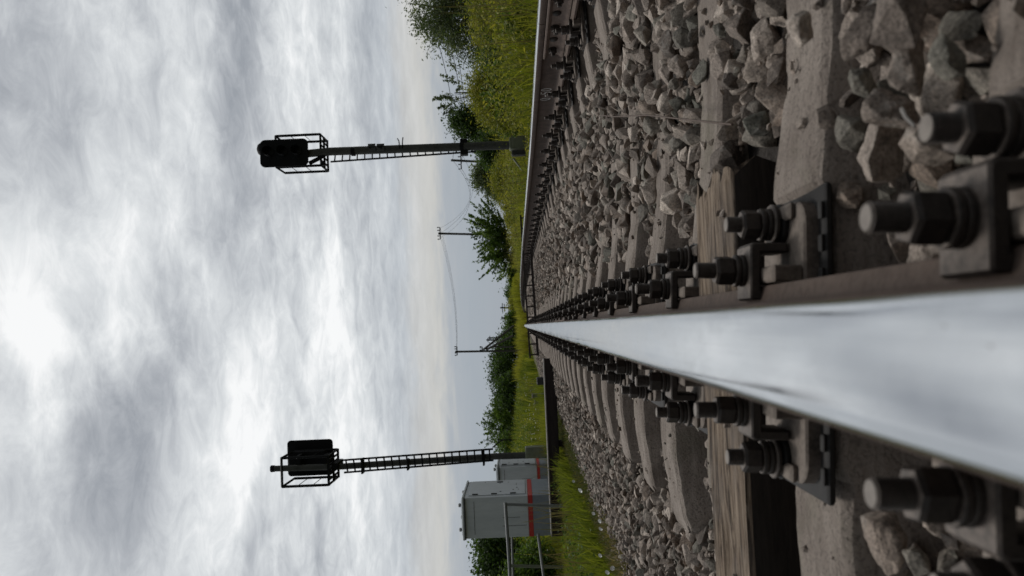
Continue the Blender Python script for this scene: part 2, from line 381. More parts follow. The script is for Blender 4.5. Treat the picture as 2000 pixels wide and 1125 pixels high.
# fishplates: a bar on each side of the web, six bolts, children of the far rail
FP = [(.0115, -.0475), (.030, -.0405), (.0455, -.0425), (.047, -.050), (.036, -.060), (.0185, -.072), (.0185, -.108), (.027, -.128), (.040, -.142), (.044, -.155), (.034, -.1565), (.022, -.150), (.0125, -.136)]
def hexnut(mb, c, ax, r, h):
    return mb.lathe([(r*.9, 0), (r, h*.12), (r, h*.85), (r*.88, h)], 6, c, ax)
def fishplates(rail, x0, tilt, yc):
    for sd in (1, -1):
        mb = MB()
        poly = [(sd*a, b) for a, b in FP]; 
        if sd < 0: poly = poly[::-1]
        c, s = math.cos(tilt), math.sin(tilt)
        poly = [(x0+a*c+b*s, -a*s+b*c) for a, b in poly]
        mb.prism(poly, yc-.5, yc+.5, .002)
        fp = mb.build('fishplate', MAT['rust_light'], rail, 35)
        for i, dy in enumerate((-.41, -.26, -.09, .09, .26, .41)):
            b = MB(); axd = rail_local(x0, tilt, sd, 0, 0)-rail_local(x0, tilt, 0, 0, 0)
            p = lambda d: rail_local(x0, tilt, sd*d, yc+dy, -.094)
            if (i % 2 == 0) == (sd > 0):
                b.lathe([(.024, 0), (.024, .005)], 16, p(.0186), axd); hexnut(b, p(.0235), axd, .0225, .024)
                b.lathe([(.0115, 0), (.0115, .014), (.010, .016)], 12, p(.047), axd)
            else:
                b.lathe([(.023, 0), (.0225, .006), (.018, .012), (.008, .0155)], 16, p(.0186), axd)
            b.build('fishplate_bolt', MAT['iron'], fp, 35)
fishplates(rails['far_l'], 0, TILT, JL); fishplates(rails['far_r'], XR, -TILT, JR)

# ------------------------------------------------------------------ lettering as strokes
def strokes(mb, lines, fn, w, t):
    for ln in lines:
        for a, b in zip(ln[:-1], ln[1:]):
            a = Vector(a); b = Vector(b); d = (b-a); L_ = d.length or 1e-6; d = d/L_; n = Vector((-d.y, d.x))*w/2
            a2 = a-d*w*.4; b2 = b+d*w*.4
            q = [a2+n, a2-n, b2-n, b2+n]
            vs = [fn(p.x, p.y, 0.0) for p in q]+[fn(p.x, p.y, t) for p in q]
            mb.add(vs, [(0, 1, 2, 3), (7, 6, 5, 4), (0, 4, 5, 1), (1, 5, 6, 2), (2, 6, 7, 3), (3, 7, 4, 0)])
def ring(cx, cy, rx, ry, n=14): return [(cx+rx*math.cos(2*math.pi*i/n), cy+ry*math.sin(2*math.pi*i/n)) for i in range(n+1)]
GL = {'0': [ring(.3, .5, .27, .48)], '-': [[(.1, .48), (.5, .52)]],
      '5': [[(.55, 1), (.12, .97), (.08, .56), (.38, .6), (.56, .4), (.5, .14), (.28, .0), (.05, .1)]],
      '1': [[(.12, .75), (.36, 1), (.36, 0)]], '4': [[(.44, 0), (.44, 1), (.05, .32), (.6, .32)]]}
mb = MB()
y0 = 5.30; xw = 0
for ch in '0-50':
    wd = {'-': .05}.get(ch, .052)
    def fn(a, b, t, y0=y0): return rail_local(XR, -TILT, -(.0094+t*.001+.0004), y0, -.118+b*.066) + Vector((0, 0, 0))
    # letters read from the track side: towards the viewer is to the right of the lettering
    def fn2(a, b, t, y0=y0): 
        p = rail_local(XR, -TILT, -(.0095+t), y0-a*.085, -.122+b*.068); return p
    strokes(mb, GL[ch], fn2, .12, .0006); y0 -= .075 if ch != '-' else .065
mb.build('chalk_number', MAT['chalk'], rails['far_r'])

# ------------------------------------------------------------------ rail fastenings (origin: rail top centre, tilted with the rail)
ZP = -.205
def thread(r, z0, z1, pitch=.003):
    pr = [(r, z0)]; z = z0
    while z < z1-.004:
        pr += [(r, z+pitch*.25), (r*.90, z+pitch*.5), (r*.90, z+pitch*.6), (r, z+pitch*.95)]; z += pitch
    pr += [(r*.97, z1-.0015), (r*.86, z1)]
    return pr
def ring_coil(mb, ri, z0, r, h, gap):
    z = z0
    for k in range(2):
        mb.lathe([(ri, z), (r*.96, z), (r, z+h*.2), (r, z+h*.8), (r*.96, z+h), (ri, z+h)], 20, (0, 0, 0)); z += h+gap
    return z
def make_fastening(full=True):
    root = empty('rail_fastening')
    if not full:
        mb = MB(); mb.box((0, 0, ZP-.009), (.38, .15, .018))
        for sd in (1, -1):
            mb.box((sd*.088, 0, -.185), (.025, .13, .04)); mb.box((sd*.1, 0, -.158), (.06, .06, .012)); mb.box((sd*.124, 0, -.18), (.012, .06, .045))
            hexnut(mb, (sd*.1, 0, -.148), None, .022, .036); mb.lathe([(.011, 0), (.011, .03)], 6, (sd*.1, 0, -.112))
            hexnut(mb, (sd*.17, 0, -.2), None, .024, .045); mb.lathe([(.011, 0), (.011, .028)], 6, (sd*.17, 0, -.155))
        me = mb.mesh('rail_fastening', MAT['iron']); bpy.data.objects.remove(root)
        return link('rail_fastening', me)
    # ribbed rubber pad
    mb = MB(); mb.box((0, 0, ZP-.0245), (.41, .205, .011), bev=.003)
    for sy in (1, -1):
        for i in range(9): mb.box((-.17+i*.0425, sy*.0955, ZP-.0165), (.022, .011, .005), bev=.0015)
    mb.build('rubber_pad', MAT['rubber'], root, 40)
    # base plate: outline with rounded corners, raised seat and ribs
    mb = MB()
    def slab(x, y, z0, z1, rad, b=.003):
        ring_ = []
        for cx, cy, a0 in ((x-rad, -y+rad, -90), (x-rad, y-rad, 0), (-x+rad, y-rad, 90), (-x+rad, -y+rad, 180)):
            for k in range(6): a = R(a0+k*18); ring_.append((cx+rad*math.cos(a), cy+rad*math.sin(a)))
        n = len(ring_); vs = []
        for z, ins in ((z0, 0), (z1-b, 0), (z1, b)):
            f = 1-ins/x; g = 1-ins/y; vs += [(px*f, py*g, z) for px, py in ring_]
        fs = [tuple(range(n-1, -1, -1)), tuple(range(2*n, 3*n))]
        for k in range(2):
            for i in range(n): j = (i+1) % n; fs.append((k*n+i, k*n+j, k*n+n+j, k*n+n+i))
        mb.add(vs, fs)
    slab(.188, .082, ZP-.021, ZP, .034); mb.box((0, 0, ZP+.0085), (.152, .155, .016), bev=.003)
    for sd in (1, -1):
        for sy in (1, -1): mb.box((sd*.0895, sy*.0475, ZP+.0195), (.022, .062, .041), bev=.0035)
        # raised rim at the outer end
        mb.box((sd*.176, 0, ZP+.004), (.022, .105, .012), bev=.004)
    mb.build('base_plate', MAT['iron_dust'], root, 40)
    for sd in (1, -1):
        mb = MB()
        poly = [(.0585, -.1500), (.1300, -.1500), (.1345, -.1545), (.1345, ZP+.004), (.1215, ZP+.004), (.1215, -.1640), (.0700, -.1640), (.0690, -.1678), (.0560, -.1662), (.0555, -.1540)]
        poly = [(sd*a, b) for a, b in poly]
        if sd > 0: poly = poly[::-1]
        mb.prism(poly, -.033, .033, .0025); mb.build('rail_clip', MAT['iron'], root, 40)
        # clip bolt with two-turn spring washer and nut
        cx = sd*.0975
        mb = MB(); mb.cur = 0; mb.lathe(thread(.0115, -.17, -.0815), 20); mb.cur = 1; mb.lathe([(.0098, -.0815), (.0097, -.0812)], 20)
        b = mb.build('clip_bolt', [MAT['iron'], MAT['bolt_end']], root, 35, (cx, 0, 0))
        mb = MB(); ring_coil(mb, .0125, -.1498, .0225, .0062, .0016); mb.build('spring_washer', MAT['iron'], b, 35)
        mb = MB(); hexnut(mb, (0, 0, -.1345), None, .0215, .0255); o = mb.build('nut', MAT['iron'], b); o.rotation_euler.z = random.random()
        # anchor bolt: bushing, washers, nut
        mb = MB(); mb.lathe(thread(.0115, ZP-.01, -.1255), 20); mb.cur = 1; mb.lathe([(.0098, -.1255), (.0097, -.1252)], 20)
        b = mb.build('anchor_bolt', [MAT['iron'], MAT['bolt_end']], root, 35, (sd*.1625, 0, 0))
        mb = MB(); mb.lathe([(.0285, ZP), (.0295, ZP+.002), (.0295, ZP+.0065), (.026, ZP+.009), (.021, ZP+.0095), (.021, ZP+.0125)], 20); mb.build('insulating_bushing', MAT['rubber'], b, 35)
        mb = MB(); mb.lathe([(.0285, ZP+.0125), (.029, ZP+.0165), (.0275, ZP+.018)], 20); mb.build('flat_washer', MAT['iron'], b, 35)
        mb = MB(); ring_coil(mb, .0125, ZP+.0185, .0230, .0065, .0018); mb.build('spring_washer', MAT['iron'], b, 35)
        mb = MB(); hexnut(mb, (0, 0, ZP+.0345), None, .0215, .0245); o = mb.build('nut', MAT['iron'], b); o.rotation_euler.z = random.random()
    return root
SP = .543; NS = 110
ORD = ['first', 'second', 'third', 'fourth', 'fifth', 'sixth', 'seventh', 'eighth', 'ninth', 'tenth', 'eleventh', 'twelfth', 'thirteenth', 'fourteenth', 'fifteenth', 'sixteenth', 'seventeenth', 'eighteenth', 'nineteenth', 'twentieth']
full = make_fastening(True); simp = make_fastening(False); ffirst = sfirst = True
NFULL = 20
sleeper_y = []
for k in range(1, NS+1):
    y = SP*k + (.008*math.sin(k*2.1) if k > 2 else 0); sleeper_y.append(y)
sleeper_y[0] = .548; sleeper_y[1] = 1.082
for k, y in enumerate(sleeper_y):
    for side in (0, 1):
        if side == 1 and y < 3.0: continue
        if k < NFULL:
            o = full if ffirst else copy_tree(full); ffirst = False
        else:
            o = simp if sfirst else copy_tree(simp); sfirst = False
        o.location = (XR if side else 0, y, zt_(XR if side else 0, y)); o.rotation_euler = (0, (-1 if side else 1)*TILT, R(random.uniform(-1.2, 1.2)))
        rl = 'grass-side dark rail' if side else 'polished middle rail'
        n = k if not side else k-5
        if side == 0 and k < 12: lab = f'black bolted rail fastening of the {rl}, on the {ORD[k]} sleeper from the viewer'
        elif side == 1 and 0 <= n < 8: lab = f'{ORD[n]} black bolted fastening along the {rl}, counted from the photo edge'
        elif side == 0: lab = 'small dark bolted fastening far along the polished middle rail'
        else: lab = 'small dark bolted fastening far along the grass-side dark rail'
        tag(o, lab, 'rail fastening', 'fastenings along the middle rail' if side == 0 else 'fastenings along the grass-side rail')

# ------------------------------------------------------------------ sleepers
def sleeper_mesh(seed):
    st = np.concatenate([[-1.35, -1.345], np.linspace(-1.33, 1.33, 110), [1.345, 1.35]])
    tab = [(0, -.268), (.25, -.266), (.42, -.255), (.50, -.243), (.60, -.228), (.985, -.2425), (1.05, -.236), (1.15, -.236), (1.35, -.262)]
    sec_n = 14; V = []
    for s in st:
        a = abs(s); zt = np.interp(a, [t[0] for t in tab], [t[1] for t in tab])
        if .6 < a < .985: zt = -.2325-(.7965-a)*.05*-1*0 - (a-.7965)*-.05*0 - .0
        if .6 < a < .985: zt = -.2355+(a-.7965)*.05
        hw = .083+.012*min(1, max(0, (a-.45)/.3)); e = .0 if a < 1.34 else .012
        hb = .142; zb = zt-.21; ch = .008
        row = [(-hb+e, zb), (-hw-.006+e, zt-ch*2.2), (-hw-.001+e, zt-ch), (-hw+.006+e, zt-.004), (-hw+ch+.006, zt), (-hw*.5, zt+.001), (0, zt+.0015), (hw*.5, zt+.001), (hw-ch-.006, zt), (hw-.006-e, zt-.004), (hw+.001-e, zt-ch), (hw+.006-e, zt-ch*2.2), (hb-e, zb)]
        V += [(s, p[0], p[1]-e*.5) for p in row]
    n = 13; V = np.array(V, float); m = len(st)
    d = (vnoise(V+seed*3.1, seed, 45)-.5)*.004 + (vnoise(V+seed*7, seed+1, 6)-.5)*.004 + np.minimum(0, vnoise(V+seed, seed+2, 30)-.25)*.04
    seat = (np.abs(np.abs(V[:, 0])-.7965) < .2) & (V[:, 2] > -.245)
    V[:, 2] += np.where(seat, 0, d); V[:, 1] += np.where(seat, 0, d*.6)*np.sign(V[:, 1])
    Fc = []
    for k in range(m-1):
        for i in range(n-1): Fc.append((k*n+i, k*n+i+1, k*n+n+i+1, k*n+n+i))
    me = bpy.data.meshes.new('concrete_sleeper')
    me.from_pydata(V.tolist(), [], Fc+[tuple(range(n)), tuple(range(m*n-1, (m-1)*n-1, -1))]); me.materials.append(MAT['concrete'])
    bm = bmesh.new(); bm.from_mesh(me); bmesh.ops.recalc_face_normals(bm, faces=bm.faces); bm.to_mesh(me); bm.free()
    me.polygons.foreach_set('use_smooth', [True]*len(me.polygons)); me.set_sharp_from_angle(angle=R(22)); return me
SM = [sleeper_mesh(s) for s in (11, 23, 37)]
slp = link('concrete_sleeper', SM[0])
for k, y in enumerate(sleeper_y):
    o = slp if k == 0 else slp.copy()
    if k: COL.objects.link(o); o.data = SM[k % 3]
    o.location = (XC, y, zt_(XC, y)); o.rotation_euler = (0, -math.atan(cant(y)/XR), R(random.uniform(-.5, .5)) if k > 1 else 0)
    lab = f'weathered grey concrete sleeper, {ORD[k]} from the viewer under both rails' if k < 12 else 'worn concrete sleeper in the far stretch of track'
    tag(o, lab, 'sleeper', 'concrete sleepers of the track')

# ------------------------------------------------------------------ timber between the second and third sleeper
def timber():
    y0, y1, x0, x1, zt, zb = 1.285, 1.53, -1.5, .276, -.196, -.292
    X = np.linspace(x0, x1, 220); T = []
    row = [(y0+.004, zb), (y0, zb+.05), (y0, zt-.012), (y0+.004, zt-.004)] + [(yy, zt) for yy in np.linspace(y0+.012, y1-.012, 26)] + [(y1-.004, zt-.004), (y1, zt-.012), (y1, zb)]
    n = len(row); V = np.array([(x, a, b) for x in X for a, b in row], float)
    g = vnoise(V*np.array([3, 90, 90]), 5, 1.0)-.5; g2 = vnoise(V*np.array([2.4, 30, 30])+9, 6, 1.0)
    crack = np.where(g2 < .27, (g2-.27)*.12, 0)
    top = V[:, 2] > zt-.03
    V[:, 2] += np.where(top, g*.008+crack, 0); V[:, 1] += np.where(~top, g*.004, 0)
    end = np.clip((V[:, 0]-(x1-.05))/.05, 0, 1); V[:, 0] += end*(vnoise(V*np.array([0, 60, 60]), 8, 1.0)-.5)*.05
    V[:, 2] -= np.clip((V[:, 0]-(x1-.02))/.02, 0, 1)*.004
    m = len(X); Fc = []; mi = []
    for k in range(m-1):
        for i in range(n):
            j = (i+1) % n; Fc.append((k*n+i, k*n+j, k*n+n+j, k*n+n+i)); mi.append(1 if i < 2 or i >= n-2 else 0)
    me = bpy.data.meshes.new('wooden_beam'); me.from_pydata(V.tolist(), [], Fc+[tuple(range(n)), tuple(range(m*n-1, (m-1)*n-1, -1))])
    me.materials.append(MAT['wood']); me.materials.append(MAT['timber_side']); me.polygons.foreach_set('material_index', mi+[0, 0])
    bm = bmesh.new(); bm.from_mesh(me); bmesh.ops.recalc_face_normals(bm, faces=bm.faces); bm.to_mesh(me); bm.free()
    me.polygons.foreach_set('use_smooth', [True]*len(me.polygons)); me.set_sharp_from_angle(angle=R(40))
    return tag(link('wooden_beam', me), 'split weathered brown timber lying between two concrete sleepers under the middle rail', 'timber')
timber()

# ------------------------------------------------------------------ stones
def ico(sub):
    bm = bmesh.new(); bmesh.ops.create_icosphere(bm, subdivisions=sub, radius=1); bm.verts.ensure_lookup_table()
    V = np.array([v.co[:] for v in bm.verts]); Fc = np.array([[v.index for v in f.verts] for f in bm.faces]); bm.free(); return V, Fc
ICO = {s: ico(s) for s in (1, 2, 3, 4)}
def rock(sub, r_):
    """angular crushed stone: hull of a few random points, edges worn, faces roughened when near"""
    n = int(r_.integers(16, 26) if sub == 4 else r_.integers(11, 18) if sub == 3 else r_.integers(9, 15)); q = r_.normal(size=(n, 3)); q /= np.linalg.norm(q, axis=1)[:, None]
    q *= r_.uniform(.72, 1.0, (n, 1)); q *= np.array([1.0, r_.uniform(.62, .95), r_.uniform(.48, .8)])
    bm = bmesh.new(); vs = [bm.verts.new(p) for p in q]; res = bmesh.ops.convex_hull(bm, input=vs)
    bmesh.ops.delete(bm, geom=[g for g in res['geom_interior'] if isinstance(g, bmesh.types.BMVert)], context='VERTS')
    bmesh.ops.dissolve_limit(bm, angle_limit=R(14), verts=bm.verts, edges=bm.edges)
    if sub >= 2: bmesh.ops.bevel(bm, geom=list(bm.edges), offset=.035, segments=1 if sub == 2 else 2, profile=.5, affect='EDGES', clamp_overlap=True)
    bmesh.ops.triangulate(bm, faces=bm.faces)
    if sub >= 3:
        for _ in range(2 if sub == 3 else 3):
            L_ = [e for e in bm.edges if e.calc_length() > (.22 if sub == 3 else .11)]
            if L_: bmesh.ops.subdivide_edges(bm, edges=L_, cuts=1)
            bmesh.ops.triangulate(bm, faces=bm.faces)
    bm.verts.ensure_lookup_table(); bm.verts.index_update(); V = np.array([v.co[:] for v in bm.verts]); Fc = np.array([[v.index for v in f.verts] for f in bm.faces]); bm.free()
    if sub >= 3:
        N_ = V/np.linalg.norm(V, axis=1)[:, None]; o = r_.uniform(0, 50, 3)
        V = V+N_*((vnoise(V+o, 4, 2.2)-.5)*.13+(vnoise(V+o, 9, 7)-.5)*.06+(vnoise(V+o, 12, 17)-.5)*.025)[:, None]
    return V/np.abs(V).max(), Fc
PROTO = {s: [rock(s, rng) for _ in range(n)] for s, n in ((1, 40), (2, 60), (3, 60), (4, 24))}
def rotm(r_):
    q = r_.normal(size=4); q /= np.linalg.norm(q); w, x, y, z = q
    return np.array([[1-2*(y*y+z*z), 2*(x*y-z*w), 2*(x*z+y*w)], [2*(x*y+z*w), 1-2*(x*x+z*z), 2*(y*z-x*w)], [2*(x*z-y*w), 2*(y*z+x*w), 1-2*(x*x+y*y)]])
SY = np.array(sleeper_y)
stones = []      # (x, y, z, r, sub, tone, hue)
def near_sleeper(y): 
    d = np.abs(SY-y); i = int(d.argmin()); return d[i]
def scatter(x0, x1, y0, y1, cell, rlo, rhi, sub, lift, keep=1.0):
    for xi in np.arange(x0, x1, cell):
        for yi in np.arange(y0, y1, cell):
            if rng.random() > keep: continue
            x = xi+rng.uniform(-.5, .5)*cell; y = yi+rng.uniform(-.5, .5)*cell
            u, v, zc = proj((x, y, -.2))
            if zc < .1 or u < -160 or u > 1290 or v > 2250: continue
            r = rlo+(rhi-rlo)*rng.random()**1.5; r *= .80 if x < -.15 else 1.0; dz = zt_(x, y)
            z = float(lerp_tab(x, BED))+lift+rng.uniform(-.012, .014)
            a = abs(x-XC); ds = near_sleeper(y)
            if ds < .10:
                zt = -.262 if a < .45 else -.24
                if a > 1.38: pass
                elif z+r*.35 < zt+.012: continue
                else:
                    if rng.random() < (1.0 if x < .33 else .94 if y < 1.4 else .84 if y < 1.9 else .52): continue
                    z = zt+r*.42
            if min(abs(x), abs(x-XR)) < .26 and ds < .16: continue
            if min(abs(x), abs(x-XR)) < .11: z = min(z, -.225-r*.55)
            if 1.24 < y < 1.58 and x < .33 and z > -.29-r: continue
            t = rng.beta(2.6, 2.6); h = rng.random()
            stones.append((x, y, z+dz, r, sub, t, h))
near_y, mid_y = 2.6, 7.5
for lift, keep in ((-.012, 1.0), (.016, .62)):
    scatter(-1.0, -.05, .25, near_y, .040, .022, .046, 3, lift, keep)
    scatter(-.05, 1.56, .25, near_y, .050, .022, .050, 3, lift, keep)
    scatter(-2.25, -.05, near_y, mid_y, .042, .020, .044, 2, lift, keep)
    scatter(-.05, 1.56, near_y, mid_y, .052, .022, .050, 2, lift, keep)
    scatter(-2.6, -2.2, 3.5, 12, .07, .02, .045, 2, lift+.01, keep*.7)
    scatter(-2.3, 1.56, mid_y, 16, .058, .024, .046, 1, lift, keep)
    scatter(-2.3, 1.6, 16, 40, .10, .035, .06, 1, lift, keep)
scatter(1.64, 2.9, 3.0, 12, .07, .028, .045, 1, .0, .8)
# chips and grit, also on the sleepers
for _ in range(15000):
    y = .45+rng.random()**1.5*5.2; x = rng.uniform(-1.9, 1.5)
    u, v, zc = proj((x, y, -.22))
    if zc < .1 or u < -120 or u > 1250 or v > 2200: continue
    ds = near_sleeper(y); a = abs(x-XC); r = .004+.010*rng.random()**2
    if min(abs(x), abs(x-XR)) < .23 and ds < .13: continue
    if ds < .07 and a < 1.3:
        if rng.random() < .78: continue
        z = float(np.interp(a, [0, .25, .42, .5, .6, .985, 1.05, 1.15, 1.35], [-.268, -.266, -.255, -.243, -.228, -.2425, -.236, -.236, -.262]))+r*.35
    elif ds < .15 and a < 1.38: continue
    else: z = float(lerp_tab(x, BED))+rng.uniform(-.012, .03)
    if 1.24 < y < 1.58 and x < .33:
        if rng.random() < .95 or not 1.31 < y < 1.51 or x > .25: continue
        z = -.197+r*.3
    if min(abs(x), abs(x-XR)) < .085: continue
    stones.append((x, y, z+zt_(x, y), r, 1, rng.beta(3, 2.2), rng.random()))
# stones placed from the photo: (u, v, size px, tone, hue, height above the viewer's plane z, label)
HERO = [
 (1068, 1560, 92, .80, .5, -.175, 'big grey stone with a bright facet lying on the end of the second sleeper'),
 (870, 1655, 112, .30, .10, -.235, 'round dark grey-green stone beside the second sleeper'),
 (905, 1735, 120, .48, .5, -.225, 'blunt grey stone behind the upright anchor bolt of the nearest fastening'),
 (820, 1720, 128, .62, .5, -.24, 'pale grey angular stone right of the nearest clip bolt'),
 (1000, 1770, 128, .52, .5, -.215, 'large grey stone with a broad flat face near the photo edge'),
 (838, 1812, 100, .72, .85, -.225, 'buff stone with a dark side between the two nearest bolts'),
 (740, 1660, 72, .58, .97, -.265, 'small tan stone beside the plate of the second fastening'),
 (962, 1685, 70, .45, .06, -.22, 'small greenish grey stone among larger ones by the second sleeper'),
 (1012, 1850, 92, .55, .04, -.21, 'mossy grey stone touching the nearest sleeper'),
 (1085, 1760, 150, .34, .5, -.205, 'large dark stone cut by the photo edge near the nearest sleeper'),
 (1060, 1690, 120, .36, .5, -.215, 'dark wedge-shaped stone beside the second sleeper end'),
 (660, 1755, 90, .42, .5, -.28, 'stone half hidden behind the nearest clip bolt'),
 (820, 1885, 56, .40, .05, -.235, 'little green-grey stone squeezed between the nearest bolts'),
 (72, 1725, 130, .60, .9, -.235, 'buff stone below the nearest bolt on the shoulder side'),
 (30, 1790, 70, .75, .08, -.25, 'pale greenish stone at the corner on the shoulder side'),
 (895, 1610, 62, .40, .5, -.225, 'flat small grey stone leaning against the second sleeper'),
]
hero_ids = {}
def clear_near(x, y, r):
    global stones
    stones = [s for s in stones if (s[0]-x)**2+(s[1]-y)**2 > (r*.42)**2 or s[2] < z-r*.5 or s[4] == 4]
for (u, v, px, t, h, z, lab) in HERO:
    p = PZ(u, v, z); d = (Vector(CAM)-p).length; r = px/2*(p.y)/F*1.12
    clear_near(p.x, p.y, r)
    stones.append((p.x, p.y, p.z, r, 4, t, h)); hero_ids[len(stones)-1] = lab
# re-index the labelled ones after the clearing
hero_ids = {}
hk = 0
for i, s in enumerate(stones):
    if s[4] == 4: hero_ids[i] = HERO[hk][6]; hk += 1
# visibility: splat discs front to back to learn which stones show largest
sc = 4; W_, H_ = 1125//sc+1, 2000//sc+1
zb = np.full((H_, W_), 1e9); ib = np.full((H_, W_), -1)
vv, uu = np.mgrid[0:H_, 0:W_]; UU = uu*sc; VV = vv*sc
railmask = (VV > 1013) & (UU > 490-.36*(VV-1005)) & (UU < 492+.30*(VV-1005)*.5)
railmask |= (VV > 1300) & (UU > 490-.52*(VV-1013)) & (UU < 490+.36*(VV-1013))
for i, (x, y, z, r, sub, t, h) in enumerate(stones):
    u, v, zc = proj((x, y, z)); rp = r*.8*F/zc/sc
    if rp < .6: continue
    cu, cv = u/sc, v/sc; a0, a1, b0, b1 = int(max(0, cu-rp)), int(min(W_, cu+rp+2)), int(max(0, cv-rp)), int(min(H_, cv+rp+2))
    if a0 >= a1 or b0 >= b1: continue
    mk = ((uu[b0:b1, a0:a1]-cu)**2+(vv[b0:b1, a0:a1]-cv)**2 < rp*rp) & (zb[b0:b1, a0:a1] > zc)
    zb[b0:b1, a0:a1][mk] = zc; ib[b0:b1, a0:a1][mk] = i
vis = np.bincount(ib[(ib >= 0) & ~railmask], minlength=len(stones))
order = np.argsort(-vis); single = set(int(i) for i in order[:300-len(hero_ids)] if vis[i] > 0) | set(hero_ids)
VA, FA, TA, HA = [], [], [], []; off = 0
for i, (x, y, z, r, sub, t, h) in enumerate(stones):
    pr, Fc = PROTO[sub][rng.integers(len(PROTO[sub]))]; V = (pr@rotm(rng).T)
    V[:, 2] *= .85; V = V*r+np.array([x, y, z])
    if i in single:
        c = np.array([x, y, z]); me = np_mesh('ballast_stone', V-c, Fc, MAT['stone'], {'tone': np.full(len(V), t), 'hue': np.full(len(V), h)}, smooth=30)
        o = link('ballast_stone', me, None, (x, y, z))
        left = x < 0
        lab = hero_ids.get(i) or ('rough grey crushed stone on the ballast shoulder left of the middle rail' if left else 'rough grey crushed stone in the ballast between the two rails')
        tag(o, lab, 'stone', 'loose ballast stones')
    else:
        VA.append(V); FA.append(Fc+off); TA.append(np.full(len(V), t)); HA.append(np.full(len(V), h)); off += len(V)
me = np_mesh('ballast', np.concatenate(VA), np.concatenate(FA), MAT['stone'], {'tone': np.concatenate(TA), 'hue': np.concatenate(HA)}, smooth=30)
tag(link('ballast', me), 'bed of grey crushed stone filling the track between and beside the sleepers', 'ballast', kind='stuff')

# thin rusty wire across the ballast and a pale twig
mb = MB(); a = PZ(900, 1170, -.205); b = PZ(882, 1430, -.20)
mb.tube([a, a.lerp(b, .3)+Vector((0, 0, .012)), a.lerp(b, .6)+Vector((.01, 0, .006)), b], .002, 6)
tag(mb.build('thin_wire', MAT['rust'], None, 60), 'thin rusty wire lying over the stones between the rails', 'wire')
mb = MB(); a = PZ(912, 1762, -.19); b = PZ(878, 1787, -.185); mb.tube([a, a.lerp(b, .5)+Vector((0, 0, .002)), b], .0022, 6, .0014)
tag(mb.build('dry_twig', MAT['beam_top'], None, 60), 'short pale dry twig caught between stones near the bolt', 'twig')

# ------------------------------------------------------------------ derailment detector across the track in the distance
YD = 15.2
root = tag(empty('derailment_detector', (XC, YD, -.25+zt_(XC, YD)), (0, -math.atan(cant(YD)/XR), 0)), 'low dark metal barrier of bars set across the track in the distance', 'track device')
mb = MB()
mb.box((-.01, 0, .075), (2.75, .07, .05)); mb.build('lower_beam', MAT['iron'], root)
for (a, b) in ((-1.42, -.88), (-.71, .71), (.88, 1.42)):
    mb = MB(); mb.box(((a+b)/2, 0, .232), (b-a, .03, .035)); mb.build('upper_bar', MAT['iron'], root)
for x in (-1.36, -1.15, -.94, -.62, -.41, -.2, .01, .22, .43, .64, .94, 1.15, 1.36):
    mb = MB(); mb.box((x, 0, .157), (.028, .022, .114)); mb.build('upright', MAT['iron'], root)

# ------------------------------------------------------------------ footway beam, cabinets, railing
BY = 11.0
a = P(78, 1076, BY); b = P(424, 1067.5, BY)
root = tag(empty('footway_beam', ((a.x+b.x)/2, BY+.1, -.17)), 'long dark beam on short legs in front of the grey cabinets', 'beam')
wx = b.x-a.x
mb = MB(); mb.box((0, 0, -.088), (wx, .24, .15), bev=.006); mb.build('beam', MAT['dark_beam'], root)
mb = MB(); mb.box((0, 0, -.003), (wx+.01, .26, .018), bev=.003); mb.build('lit_beam_top', MAT['beam_top'], root)  # beam's own top face, light caught at grazing angle put into its pale colour
for u0, u1, nm in ((150, 186, 'leg'), (252, 262, 'leg')):
    p0 = P(u0, 1100, BY); p1 = P(u1, 1100, BY)
    mb = MB(); mb.box(((p0.x+p1.x)/2-root.location.x, .02, -.51), (p1.x-p0.x, .2, .69), bev=.004); mb.build(nm, MAT['dark_beam'] if u0 > 200 else MAT['post_green'], root)

